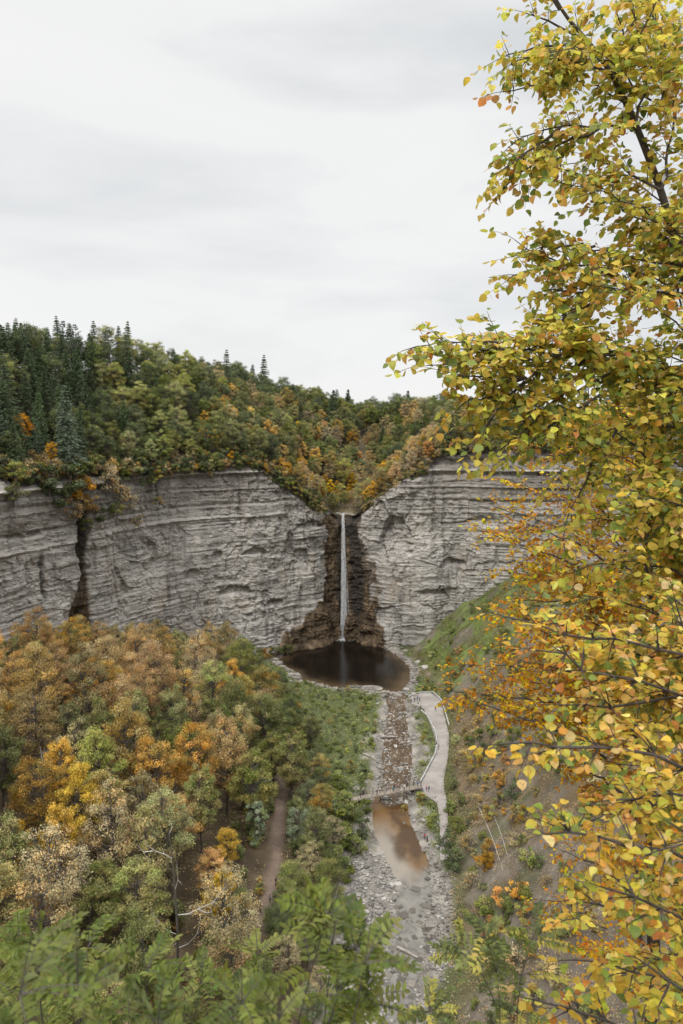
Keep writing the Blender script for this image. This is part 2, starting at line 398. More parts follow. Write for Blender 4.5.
# ------------------------------------------------------------------ setting: cliffs
def build_cliff():
    nz = 210
    rz = plateau(RIM[:, 0], RIM[:, 1], np.zeros(len(RIM)))
    S = RS[:, None]; v = np.linspace(0, 1, nz)[None, :]
    z = -3 + (rz[:, None] + 3) * v
    nb = 8
    X0 = RIM[:, 0:1]; Y0 = RIM[:, 1:2]
    zw = z + 1.5 * vn(S / 60, z / 30, 0, 41) + S * .0
    out = 7.0 * (1 - v) ** 1.6 + 0 * S
    out = out + 5.5 * fbm(S / 38, z / 80, 0, 42, 3)
    b = 1 - np.abs(vn(S / 17, z / 60, 0, 43)); out = out + 3.8 * b * (.3 + .7 * vn(S / 80, z / 40, 0, 44) ** 2)
    # big angular slabs broken along joints
    cs = S + 4.5 * vn(S / 9, z / 14, 0, 45)
    slab = _h(np.floor(cs / 9).astype(np.int64), np.floor((z + 3 * vn(S / 15, 0 * z, 0, 46)) / 11).astype(np.int64), np.zeros_like(z, dtype=np.int64), 5)
    out = out + 2.0 * (slab - .5) * (.5 + .5 * (vn(S / 40, z / 30, 0, 75) > -.2))
    slab2 = _h(np.floor(cs / 3.1).astype(np.int64), np.floor((z + vn(S / 7, z / 5, 0, 47)) / 3.3).astype(np.int64), np.zeros_like(z, dtype=np.int64), 6)
    out = out + .75 * (slab2 - .5) * (.4 + .6 * (vn(S / 30, z / 25, 0, 48) > -.1))
    # strata ledges
    zz = zw
    lay = vn(zz / 2.1, S / 55, 0, 49); out = out + .42 * np.sign(lay) * np.abs(lay) ** .6 * (.35 + .65 * sstep(50, 85, z)) * (.4 + 1.2 * np.abs(vn(S / 14, z / 9, 0, 76)))
    lay2 = vn(zz / .75, S / 22, 0, 50); out = out + .26 * np.sign(lay2) * np.abs(lay2) ** .6 * (.4 + 1.2 * np.abs(vn(S / 8, z / 6, 0, 78)))
    out = out + .38 * fbm(S / 1.6, z / .8, 0, 51, 3)
    rb = 1 - np.abs(vn(S / 5.0, z / 34, 0, 79)) * 2; out = out + 1.4 * rb * sstep(.0, .4, vn(S / 35, z / 30, 0, 84))
    sp = fbm(S / 9, z / 12, 0, 85, 4); out = out - .9 * sstep(.14, .18, sp) + .7 * sstep(.30, .33, sp)
    sp2 = fbm(S / 4, z / 5, 0, 86, 4); out = out - .35 * sstep(.15, .19, sp2)
    # capping ledge band near the rim
    rel = z - rz[:, None]
    farV = sstep(20, 32, np.abs(RIM[:, 0:1]))
    zc = z - 89.8 + .5 * vn(S / 70, 0 * z, 0, 71)
    out = out + farV * (1.1 * np.exp(-(zc / .5) ** 2) - 1.5 * np.exp(-((zc + 2.0) / 1.1) ** 2) + .9 * np.exp(-((zc + 8) / .5) ** 2) - 1.0 * np.exp(-((zc + 15) / .7) ** 2) + .9 * np.exp(-((zc + 21) / .6) ** 2))
    out = out - farV * sstep(0, 5, zc) * (3.2 + 2.0 * vn(S / 6, z / 3, 0, 72)) + 1.3 * fbm(S / 4, z / 2.5, 0, 73) * sstep(-1, 3, zc)
    out = out - 3.5 * sstep(-6, 0, rel) * (1 + .6 * vn(S / 5, z / 4, 0, 74))
    # masks
    R = np.zeros_like(z); G = np.zeros_like(z); B = np.zeros_like(z)
    def g(s0, z0, ss, sz_): return np.exp(-((S - s0) / ss) ** 2 - ((z - z0) / sz_) ** 2)
    # alcoves (arched spalls)
    for (x, y, wx, hz, dep) in [(398, 535, 8, 13, 3.6), (384, 520, 6, 12, 1.8), (252, 550, 6, 2.6, 2.6), (300, 560, 5, 8, 1.6), (232, 590, 8, 2.2, 2.6), (152, 556, 3, 8, 2.0),
                                (215, 555, 3, 2.5, 2.0), (288, 545, 3, 9, 1.4), (452, 562, 8, 2.2, 2.0), (270, 600, 6, 2, 1.8), (20, 535, 7, 1.5, 2.0), (310, 525, 10, 2.0, 2.2),
                                (190, 575, 4, 3, 1.6), (480, 520, 10, 1.5, 1.6), (430, 590, 8, 2, 1.5)]:
        s0, z0 = wall_sz(x, y)
        du = np.abs(S - s0) / wx
        top = z0 + hz * np.sqrt(np.clip(1 - du ** 2, 0, 1)) - hz * .2 + 1.5 * vn(S / 4, z / 4, 0, 178) + .6 * vn(S / 2, z / 2, 0, 77)
        m = sstep(1.05, .8, du + .15 * vn(S / 1.5, z / 2, 0, 177)) * sstep(0, 1.2, top - z) * sstep(z0 - hz * 1.1, z0 - hz * .2, z)
        out = out - dep * m
        G = np.maximum(G, (du < 1.0) * np.exp(-((top - z) / .9) ** 2) * .4)  # darker band along the top edge of each alcove
    # gully on the left wall with dark seep
    sA, zA = wall_sz(80, 520); sB, zB = wall_sz(76, 640)
    tt = np.clip((z - zA) / (zB - zA), 0, 1.2); sc = sA + (sB - sA) * tt + 1.2 * vn(z / 9, 0 * S, 0, 60)
    wd = 2.5 + 3.4 * sstep(.4, .85, tt) + .9 * fbm(S / 3, z / 5, 0, 190)
    m = np.exp(-((S - sc) / wd) ** 2) * sstep(zA + 10, zA + 2, z)
    out = out - 4.2 * m; R = np.maximum(R, m * 1.25); G = np.maximum(G, m * .8 * sstep(.8, .3, tt))
    for (x, y0, y1, w_, a) in [(34, 560, 600, 1.5, .5), (110, 540, 600, 1.0, .35), (160, 470, 500, 1.5, .4), (240, 480, 520, 1.5, .3)]:
        s0, za = wall_sz(x, y0); _, zb = wall_sz(x, y1)
        G = np.maximum(G, a * np.exp(-((S - s0 - .8 * vn(z / 5, S * 0, 0, 61)) / w_) ** 2) * sstep(zb - 4, zb + 3, z) * sstep(za + 6, za, z))
        out = out - a * 2 * np.exp(-((S - s0) / w_) ** 2) * sstep(zb - 4, zb + 3, z) * sstep(za + 6, za, z)
    # falls: wet brown curtain, ledgy
    sF, _ = wall_sz(343, 560); sL, _ = wall_sz(322, 560); sR, _ = wall_sz(381, 560)
    nz_ = 3 * vn(S / 5, z / 7, 0, 62) + 3.5 * fbm(S / 3, z / 4, 0, 162, 4)
    hgt = sstep(66, 40, z)
    mL = sL - 40 * sstep(36, -4, z) ** 1.4 + nz_ * 1.6; mR = sR - 11 * sstep(34, 62, z) + 8 * sstep(22, 4, z) + nz_
    m = sstep(mL - 4, mL + 3, S) * sstep(mR + 4, mR - 3, S) * sstep(68, 65, z)
    R = np.maximum(R, m)
    dk = m * (np.exp(-((S - sF - 6 - 4 * hgt) / 4.5) ** 2) + .7 * np.exp(-((S - sF + 2.5) / 1.6) ** 2)) * sstep(6, 20, z)
    G = np.maximum(G, dk * .8)
    R = np.maximum(R, .55 * sstep(mL - 11, mL, S) * sstep(mR + 11, mR, S) * sstep(68, 60, z) * (.5 + .8 * fbm(S / 5, z / 14, 0, 191)))
    out = out + m * (2.0 * fbm(S / 4, z / 5, 0, 63) + 4.5 * sstep(26, 0, z) * (.6 + .6 * vn(S / 5, z / 4, 0, 64)))
    ch = np.exp(-((S - sF) / 2.2) ** 2); out = out * (1 - .6 * ch) + (-.8 + 2.4 * sstep(64, 0, z)) * .6 * ch
    # pale fresh faces
    for (x, y, ws, wz) in [(415, 530, 5, 14), (375, 545, 3.5, 12), (148, 590, 6, 14), (120, 610, 8, 6), (196, 545, 3, 18), (440, 500, 18, 3), (505, 540, 16, 8), (50, 610, 8, 5), (176, 480, 5, 6)]:
        s0, z0 = wall_sz(x, y); B = np.maximum(B, .8 * g(s0, z0, ws, wz) * (.6 + .6 * vn(S / 3, z / 6, 0, 65)))
    B = np.maximum(B, farV * .9 * np.exp(-((zc - .1) / .5) ** 2) * (vn(S / 12, 0 * z, 0, 66) > -.4))
    R = np.maximum(R, .30 * sstep(.2, .6, vn(S / 22, z / 18, 0, 67)))
    out = np.where(v < .02, 12, out)
    PX = X0 + RN[:, 0:1] * out; PY = Y0 + RN[:, 1:2] * out
    # wrap over the rim
    lastx, lasty = PX[:, -1:], PY[:, -1:]
    bk = np.linspace(0, 1, nb + 1)[1:][None, :]
    tx = RIM[:, 0:1] - RN[:, 0:1] * 7; ty = RIM[:, 1:2] - RN[:, 1:2] * 7
    bx = lastx + (tx - lastx) * bk; by = lasty + (ty - lasty) * bk
    bz = plateau(bx, by) * bk + rz[:, None] * (1 - bk) + .5 * vn(bx / 2, by / 2, 0, 70) * np.sin(bk * 3.14) - 1.2 * (bk > .99)
    PX = np.hstack([PX, bx]); PY = np.hstack([PY, by]); PZ = np.hstack([z, bz])
    Z0 = np.zeros_like(bx)
    R = np.hstack([R, Z0 + .2]); G = np.hstack([G, Z0]); B = np.hstack([B, Z0])
    n, k = PX.shape
    V = np.stack([PX, PY, PZ], -1).reshape(-1, 3)
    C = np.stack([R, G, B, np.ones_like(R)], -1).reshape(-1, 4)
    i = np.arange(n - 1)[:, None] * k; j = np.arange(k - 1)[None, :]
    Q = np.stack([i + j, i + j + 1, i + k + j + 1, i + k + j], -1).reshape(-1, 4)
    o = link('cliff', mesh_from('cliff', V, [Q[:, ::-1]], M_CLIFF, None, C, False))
    tag(o, 'towering horseshoe of grey banded shale cliff around the waterfall and pool', 'cliff', kind='structure')
    return sF
SFALL = build_cliff()

def grid_obj(name, xs, ys, zf, colf, keep, mat, label, cat):
    X, Y = np.meshgrid(xs, ys, indexing='ij'); Z = zf(X, Y)
    n, k = X.shape
    V = np.stack([X, Y, Z], -1).reshape(-1, 3); C = colf(X, Y, Z).reshape(-1, 4)
    i = np.arange(n - 1)[:, None] * k; j = np.arange(k - 1)[None, :]
    Q = np.stack([i + j, i + k + j, i + k + j + 1, i + j + 1], -1).reshape(-1, 4)
    cx = V[Q].mean(1); Q = Q[keep(cx[:, 0], cx[:, 1])]
    o = link(name, mesh_from(name, V, [Q], mat, None, C, True))
    return tag(o, label, cat, kind='structure')

PATHPX_L = [(409, 698), (412, 705), (424, 709), (429, 722), (434, 734), (436, 745), (434, 754), (428, 766), (423, 776), (419, 785), (420, 792), (437, 803), (439, 815), (440, 830), (440, 860)]
PATHPX_R = [(415, 693), (431, 693), (440, 699), (443, 709), (446, 722), (449, 734), (449, 745), (448, 756), (446, 768), (444, 778), (444, 788), (446, 797), (448, 805), (448, 815), (447, 830), (447, 860)]
PZ_ = 1.95
PATHL = polyz(PATHPX_L, PZ_); PATHR = polyz(PATHPX_R, PZ_)
PATHP = np.vstack([PATHL, PATHR[::-1]])

def vcol(X, Y, Z):
    n1 = fbm(X / 9, Y / 9, 0, 80); n2 = fbm(X / 2.5, Y / 2.5, 0, 81)
    c = np.zeros(X.shape + (4,)); c[..., 3] = 1
    litter = np.array([.085, .062, .038]); green = np.array([.075, .085, .035]); gravel = np.array([.215, .195, .17]); scree = np.array([.155, .13, .105]); tan = np.array([.13, .095, .055])
    def m(a, b, t): return a + (b - a) * t[..., None]
    base = np.broadcast_to(litter, X.shape + (3,)).copy()
    base = m(base, tan, sstep(-.1, .35, n2) * .5)
    dL = FL(Y) - X; dR = X - FR(Y)
    flat = (dL < 6) & (dR < 6)
    # flat: green on the left bank near the pool, gravel near the river
    fg = sstep(-6, 4, dL) * 0 + 1.0
    base = m(base, green, sstep(6, -2, dL) * sstep(4, -4, dR) * fg)
    rd = np.minimum(segdist(X, Y, RIVER[::2], True), 99); ri = inside(X, Y, RIVER)
    pd = segdist(X, Y, POOL, True); pi = inside(X, Y, POOL)
    lowbank = sstep(190, 165, Y)
    gw = 1.5 + 2.5 * (n1 + .4) + lowbank * np.where(X < np.interp(Y, FRy, .5 * (FLx[0] * 0 + np.interp(FRy, FLy, FLx)) + .5 * FRx), 9, 2.5) + 3.5 * sstep(.1, .3, vn(X / 7, Y / 7, 0, 83))
    gw = np.where(X > np.interp(Y, FRy, FRx) - 7, gw * .45, gw)
    gm = np.maximum(sstep(gw + 1.5, gw - .5, rd), sstep(4.5 + 3 * n1, 2 + 2 * n1, pd)); gm = np.maximum(gm, (ri | pi).astype(float))
    gcol = np.broadcast_to(gravel, base.shape) * (1 + .45 * n2)[..., None]
    base = m(base, gcol, gm)
    # right slope: grey scree, tan litter, green turf high up by the falls
    rs = sstep(-1, 3, dR)
    scol = m(np.broadcast_to(scree, base.shape), tan, sstep(-.15, .3, n1)); scol = m(scol, green * 1.0, sstep(.1, .4, fbm(X / 14, Y / 14, 0, 85)) * .7)
    base = m(base, scol, rs)
    turf = sstep(262, 285, Y) * sstep(1, 6, dR) * sstep(-.45, -.1, n1 + .3 * vn(X / 4, Y / 10, 0, 86))
    base = m(base, np.array([.12, .15, .045]), turf * (.35 + .65 * sstep(-.3, .25, n2 + .6 * vn(X / 2, Y / 9, 0, 140))))
    # bare trail among the trees on the left bank
    tr = segdist(X, Y, TRAIL); base = m(base, np.array([.17, .125, .095]), sstep(1.9, 1.0, tr + .5 * n2))
    base *= (1 + .5 * n2)[..., None]
    c[..., :3] = np.clip(base, .01, .8)
    return c
TRAIL = np.array([hit(x, y)[:2] for x, y in [(285, 770), (281, 800), (278, 830), (276, 860), (272, 880), (268, 900), (258, 925), (250, 950)]])
def zval(X, Y):
    z = valley_full(X, Y)
    ip = inside(X, Y, PATHP); d = segdist(X, Y, PATHP, True)
    w = np.where(ip, 1, sstep(3, .5, d)); z = z + (PZ_ - .12 - z) * w
    return z
grid_obj('valley_ground', np.arange(-280, 236, 1.15), np.arange(-60, 375, 1.15), zval, vcol,
         lambda x, y: inside(x, y, POLY) | (rimdist(x, y) < 7), M_GROUND, 'gorge floor and its wooded side slopes below the cliffs', 'ground')

# plateau and country beyond
def pcol(X, Y, Z):
    n2 = fbm(X / 5, Y / 5, 0, 90); c = np.ones(X.shape + (4,))
    c[..., :3] = np.array([.07, .058, .035]) * (1 + .6 * n2)[..., None]
    xc = 2 + 14 * np.sin((Y - 366) / 60) * sstep(366, 420, Y)
    w = sstep(5, 3, np.abs(X - xc)) * (Y > 340) * .6
    c[..., :3] += w[..., None] * np.array([.12, .09, .055])
    return c
def plz(X, Y): return plateau(X, Y) - .25
xs = np.concatenate([np.linspace(-2500, -320, 22)[:-1], np.arange(-320, 260, 2.5), np.linspace(260, 2500, 22)])
ys = np.concatenate([np.linspace(-800, -80, 12)[:-1], np.arange(-80, 700, 3.0), np.linspace(700, 4500, 30)])
grid_obj('plateau_ground', xs, ys, plz, pcol, lambda x, y: ~(inside(x, y, POLY)) , M_GROUND, 'wooded plateau above the gorge rim and the ravine feeding the falls', 'ground')

# ------------------------------------------------------------------ water
def watermat(name, stops, nsc, rough=.08, bsc=1.2, bst=.25, white=0):
    m, nt, b, out = newmat(name); p = pos(nt)
    f = noise(nt, nsc, p, 6, .6, (1, .5, 1), .5)
    c = ramp(nt, stops, f)
    if white:
        w = noise(nt, 1.1, p, 6, .75, (1.2, .8, 1), .8)
        c = mix(nt, ramp(nt, [(white, (0, 0, 0)), (white + .06, (1, 1, 1))], w), c, (.62, .60, .56))
    nt.links.new(c, b.inputs['Base Color']); b.inputs['Roughness'].default_value = rough; b.inputs['IOR'].default_value = 1.33
    bump(nt, b, noise(nt, bsc, p, 4, .6), bst, .12)
    return m
M_POOL = watermat('dark_pool_water', [(.35, (.006, .005, .004)), (.6, (.011, .008, .005)), (.8, (.022, .014, .008))], .06, .2, 1.5, .35)
M_RIV = watermat('amber_river_water', [(.3, (.07, .035, .012)), (.5, (.13, .07, .025)), (.7, (.16, .12, .08))], .12, .1, 1.4, .3)
M_RIFF = watermat('riffle_water', [(.3, (.06, .035, .02)), (.5, (.11, .065, .035)), (.7, (.22, .19, .16))], .5, .25, 3, .9, .56)
M_SHAL = watermat('shallow_grey_water', [(.3, (.15, .14, .13)), (.5, (.21, .20, .185)), (.7, (.28, .265, .24))], .25, .22, 2.2, .5)
def sheet(name, poly, z, mat, label):
    P = np.asarray(poly); bm = bpy.data.meshes.new(name)
    bm.from_pydata([(x, y, z) for x, y in P], [], [list(range(len(P)))]); bm.materials.append(mat); bm.update()
    return tag(link(name, bm), label, 'water', kind='structure')
c0 = POOL.mean(0); PB = c0 + (POOL - c0) * 1.06
def pool():
    n = len(PB); rings = [1, .93, .85, .72, .5, .25, .05]; rr = np.random.default_rng(3)
    B_ = np.vstack([np.stack([np.interp(np.linspace(0, n, 200, endpoint=False), np.arange(n + 1), np.append(PB[:, i], PB[0, i])) for i in (0, 1)], 1)])
    cc = c0; V = np.vstack([np.hstack([cc + (B_ - cc) * f, np.full((200, 1), WZ)]) for f in rings])
    X, Y = V[:, 0], V[:, 1]; f = np.repeat(rings, 200) + .12 * fbm(X / 8, Y / 8, 0, 87) + .10 * sstep(315, 292, Y) - .16 * sstep(330, 350, Y)
    deep = np.array([.008, .006, .0045]); sh = np.array([.075, .05, .027]); t = sstep(.72, 1.0, f)[:, None] 
    C = np.hstack([deep + (sh - deep) * t ** 1.3, np.ones((len(V), 1))])
    i = np.arange(len(rings) - 1)[:, None] * 200; j = np.arange(200)[None, :]; j2 = (j + 1) % 200
    Q = np.stack([i + j, i + j2, i + 200 + j2, i + 200 + j], -1).reshape(-1, 4); cap = np.arange(200)[None, :] + 1200
    mt, nt, b, out = newmat('dark_brown_pool_water'); at = N(nt, 'ShaderNodeAttribute', attribute_name='Col'); p = pos(nt)
    nt.links.new(at.outputs['Color'], b.inputs['Base Color']); b.inputs['Roughness'].default_value = .12; b.inputs['IOR'].default_value = 1.33
    bump(nt, b, noise(nt, 1.4, p, 5, .65), .3, .08)
    tag(link('pool_water', mesh_from('pool_water', V, [Q, cap], mt, None, C)), 'dark brown plunge pool at the foot of the waterfall', 'water', kind='structure')
pool()
def river():
    L = polyz(RIVL, WZ); R = polyz(RIVR, WZ); n = 260; k = 24
    t = np.linspace(0, 1, n); u = np.linspace(0, 1, len(L))
    L = np.stack([np.interp(t, u, L[:, i]) for i in (0, 1)], 1) - [1.5, 0]; R = np.stack([np.interp(t, u, R[:, i]) for i in (0, 1)], 1) + [1.5, 0]
    w_ = np.linspace(0, 1, k)[None, :, None]; P = L[:, None] * (1 - w_) + R[:, None] * w_
    X, Y = P[..., 0], P[..., 1]; w_ = w_[..., 0] + 0 * X
    n1 = fbm(X / 5, Y / 9, 0, 95); n2 = fbm(X / 1.6, Y / 2.5, 0, 96)
    riff = np.array([.078, .054, .034]); amber = np.array([.125, .072, .03]); deep = np.array([.06, .033, .014]); grey = np.array([.15, .14, .122]); pale = np.array([.27, .245, .205])
    def m(a, b, t): return a + (b - a) * np.clip(t, 0, 1)[..., None]
    c = np.broadcast_to(riff, X.shape + (3,)) * (1 + .8 * n2)[..., None]
    ya, yb, yc = at_z(395, 800, WZ)[1], at_z(395, 838, WZ)[1], at_z(400, 880, WZ)[1]
    am = m(np.broadcast_to(amber, c.shape), deep, sstep(-.1, .25, n1)); am = m(am, pale * .9, sstep(ya - 8, yb - 4, Y) * sstep(.62, .3, w_ + .3 * n1) * .8)  # whitish sky reflection painted into the colour of the amber water's left side
    c = m(c, am, sstep(ya + 3, ya - 2, Y + 4 * n1))
    gr = np.broadcast_to(grey, c.shape) * (1 + .5 * n2 + .1 * n1)[..., None]
    rid = np.abs(vn((Y + .6 * X) / 3.2 + 1.2 * n1, X / 9, 0, 130)); gr = m(gr, np.array([.05, .045, .04]), sstep(.10, .02, rid) * .7); gr = m(gr, pale, sstep(.45, .7, n1 + .5 * n2) * .35); gr = m(gr, np.array([.06, .052, .042]), sstep(.16, .03, np.minimum(w_, 1 - w_) + .06 * n2) * .75)
    c = m(c, gr, sstep(yc + 6, yc - 1, Y + 6 * n1 - 12 * (w_ - .7)))
    C = np.ones(X.shape + (4,)); C[..., :3] = np.clip(c, .005, .7)
    i = np.arange(n - 1)[:, None] * k; j = np.arange(k - 1)[None, :]
    Q = np.stack([i + j, i + k + j, i + k + j + 1, i + j + 1], -1).reshape(-1, 4)
    V = np.stack([X, Y, 0 * X + WZ - .02], -1).reshape(-1, 3)
    mt, nt, b, out = newmat('clear_amber_water'); at = N(nt, 'ShaderNodeAttribute', attribute_name='Col'); p = pos(nt)
    w2 = noise(nt, .9, p, 7, .75, (1.2, .6, 1), 1.0)
    sepY = N(nt, 'ShaderNodeSeparateXYZ'); nt.links.new(p, sepY.inputs[0])
    rif = mathn(nt, 'MULTIPLY', mathn(nt, 'SUBTRACT', sepY.outputs[1], float(ya) + 2), .3, True)
    fo = mathn(nt, 'MULTIPLY', ramp(nt, [(.57, (0, 0, 0)), (.62, (1, 1, 1))], w2), rif)
    nt.links.new(mix(nt, fo, at.outputs['Color'], (.55, .53, .49)), b.inputs['Base Color'])
    b.inputs['Roughness'].default_value = .14; b.inputs['IOR'].default_value = 1.33
    bump(nt, b, noise(nt, 1.6, p, 5, .65), .45, .1)
    return tag(link('river_water', mesh_from('river_water', V, [Q[:, ::-1]], mt, None, C.reshape(-1, 4), True)), 'amber and grey stream running from the plunge pool under the footbridge', 'water', kind='structure')
river()

# pool-bed shallows: pale rim left to the gravel; footpath sheet
m, nt, b, out = newmat('trodden_gravel'); p_ = pos(nt); f_ = mathn(nt, 'ADD', mathn(nt, 'MULTIPLY', noise(nt, 2.5, p_, 7, .75), .5), mathn(nt, 'MULTIPLY', noise(nt, .22, p_, 4, .6), .5))
nt.links.new(ramp(nt, [(.36, (.15, .13, .115)), (.5, (.24, .215, .195)), (.62, (.30, .275, .25))], f_), b.inputs['Base Color']); b.inputs['Roughness'].default_value = .95; M_PATH = m
tag(sheet('footpath', PATHP, PZ_ + .02, M_PATH, 'x'), 'pale gravel footpath curving from the viewing apron to the bridge', 'path', kind='structure')

# islet of pale gravel in the pool is part of the ground; ledges of bedrock
# ------------------------------------------------------------------ rocks
def rock_mesh(n, seed):
    r = np.random.default_rng(seed)
    V = np.array([[x, y, z] for z in (-1, 1) for y in (-1, 1) for x in (-1, 1)], float) * .5
    V = V * r.uniform(.6, 1.0, (8, 3)); return V
RQ = np.array([[0, 2, 3, 1], [4, 5, 7, 6], [0, 1, 5, 4], [2, 6, 7, 3], [1, 3, 7, 5], [0, 4, 6, 2]])
def rocks(name, pts, size, colr, label, cat, kind='stuff', flat=.45):
    mb = MB()
    for k, (x, y, z) in enumerate(pts):
        s = size[k] if hasattr(size, '__len__') else size * RNG.lognormal(0, .45)
        V = rock_mesh(1, k) * np.array([s * 1.3, s, s * flat * 1.6]); a = RNG.uniform(0, 6.28); ca, sa = math.cos(a), math.sin(a)
        V = np.stack([V[:, 0] * ca - V[:, 1] * sa, V[:, 0] * sa + V[:, 1] * ca, V[:, 2]], 1) + [x, y, z]
        g = RNG.uniform(.10, .31); c = np.array([g * 1.03, g * .98, g * .92, 1]) * (np.array(colr + [1]))
        mb.add(V, RQ, None, c)
    return tag(mb.build(name, M_ROCK), label, cat, kind=kind)
def pick(n, fn):
    out = []
    while len(out) < n:
        x, y = fn(); out.append((x, y))
    P = np.array(out); z = zval(P[:, 0].copy(), P[:, 1].copy()); return P, z
def inpx(n, x0, x1, y0, y1, cond=None):
    pts = []
    while len(pts) < n:
        x, y = RNG.uniform(x0, x1), RNG.uniform(y0, y1); p = at_z(x, y, .6); pts.append(p)
    P = np.array(pts); z = zval(P[:, 0].copy(), P[:, 1].copy())
    return P, z
P, z = inpx(1300, 376, 418, 690, 805); _k = [i for i in range(len(P)) if vn(P[i, 0] / 2.6, P[i, 1] / 4.5, 0, 111) > -.05]; P, z = P[_k], z[_k]
rocks('riffle_stones', [(a[0], a[1], max(c, .2) + .05) for a, c in zip(P, z)], .55, [1, .97, .93], 'pale stones strewn through the riffle above the footbridge', 'stones')
P, z = inpx(2600, 338, 400, 855, 1024)
k = [i for i in range(len(P)) if not inside(P[i:i + 1, 0], P[i:i + 1, 1], RIVER)[0] or RNG.random() < .22]
rocks('bank_rubble', [(P[i][0], P[i][1], max(z[i], .2) + .03) for i in k], .38, [1, .98, .95], 'shale rubble spread over the left river bank near the bottom', 'stones')
P, z = inpx(700, 404, 448, 800, 1024)
k = [i for i in range(len(P)) if not inside(P[i:i + 1, 0], P[i:i + 1, 1], RIVER)[0] or RNG.random() < .06]
rocks('bank_cobbles', [(P[i][0], P[i][1], max(z[i], .2) + .03) for i in k], .34, [1, .98, .97], 'pale cobbles along the right river bank below the footbridge', 'stones')
pp = []
while len(pp) < 900:
    i = RNG.integers(len(POOL)); a = POOL[i]; bq = POOL[(i + 1) % len(POOL)]; t = RNG.random()
    q = a + (bq - a) * t; q = q + (q - c0) / np.linalg.norm(q - c0) * RNG.exponential(2.0); pp.append(q)
P = np.array(pp); z = zval(P[:, 0].copy(), P[:, 1].copy())
rocks('pool_edge_rubble', [(a[0], a[1], max(c, .3)) for a, c in zip(P, z)], .9, [.95, .9, .84], 'fallen rock debris ringing the plunge pool', 'stones')
P, z = inpx(500, 424, 456, 850, 975)
rocks('wet_bank_stones', [(a[0], a[1], max(c, .2) + .02) for a, c in zip(P, z)], .42, [.8, .76, .7], 'darker stones on the right bank beside the grey shallows', 'stones')
P, z = inpx(150, 380, 436, 885, 1010)
rocks('bedrock_shelves', [(a[0], a[1], WZ - .02) for a in P], 1.0, [.62, .58, .52], 'low flat ledges of bedrock breaking the grey shallows', 'stones', 'stuff', .10)
for n, (x, y, s, lab) in enumerate([(397, 882, 1.8, 'pale block at the head of the grey bedrock shallows'), (391, 884, 1.3, 'tan boulder on the left edge of the river bend'),
                                    (384, 900, 1.2, 'grey boulder on the left rubble bank'), (407, 800, 1.6, 'dark boulder under the right end of the footbridge'),
                                    (425, 672, 3.0, 'large flat slab on the right shore of the plunge pool'), (418, 664, 2.6, 'grey slab beside the right shore of the pool')]):
    p = at_z(x, y, 1); zz = zval(p[0:1].copy(), p[1:2].copy())[0]
    mb = MB(); r = np.random.default_rng(n + 50)
    th = np.linspace(0, 2 * math.pi, 9)[:-1]; rad = r.uniform(.7, 1.1, 8)
    rings = [(1.0, -.3), (1.0, .15), (.8, .4), (.3, .5)]
    V = np.vstack([np.stack([np.cos(th) * rad * f * s * .7, np.sin(th) * rad * f * s * .6, np.full(8, h * s * .55) + r.uniform(-.05, .05, 8) * s], 1) for f, h in rings])
    Q = [[a * 8 + i, a * 8 + (i + 1) % 8, a * 8 + 8 + (i + 1) % 8, a * 8 + 8 + i] for a in range(3) for i in range(8)]
    mb.add(V, Q, None, np.array([.36, .34, .31, 1])); me = mb.V[0]
    mb.add(V[24:], [[0, 1, 2, 3], [0, 3, 4, 7], [4, 5, 6, 7]], None, np.array([.36, .34, .31, 1]))
    tag(mb.build('boulder', M_ROCK, None, (p[0], p[1], max(zz, .3))), lab, 'boulder')
# driftwood logs
for (x0, y0, x1, y1, r, lab) in [(381, 737, 398, 736, .55, 'weathered log lying across the riffle above the bridge'), (397, 946, 418, 956, .35, 'pale and dark log jammed across the grey shallows'),
                                 (411, 669, 428, 671, .4, 'driftwood log on the right shore of the plunge pool'), (362, 756, 377, 762, .4, 'bleached log on the gravel bar left of the riffle'),
                                 (366, 820, 372, 833, .3, 'dark log on the left bank just below the bridge')]:
    a = at_z(x0, y0, .9); bq = at_z(x1, y1, .9); mb = MB(); t = np.linspace(0, 1, 7)[:, None]
    Pp = a + (bq - a) * t; Pp[:, 2] = np.maximum(zval(Pp[:, 0].copy(), Pp[:, 1].copy()), WZ) + r * .7 + .1 * np.sin(t[:, 0] * 5)
    mb.tube(Pp - a, r * np.linspace(1, .55, 7), 8, None, True)
    for q in range(3):
        b0 = (Pp - a)[2 + q]; mb.tube([b0, b0 + RNG.uniform(-1, 1, 3) * r * 2 + [0, 0, r * 1.6]], [r * .3, r * .12], 5)
    tag(mb.build('driftwood_log', M_LOG, None, a, True), lab, 'log')

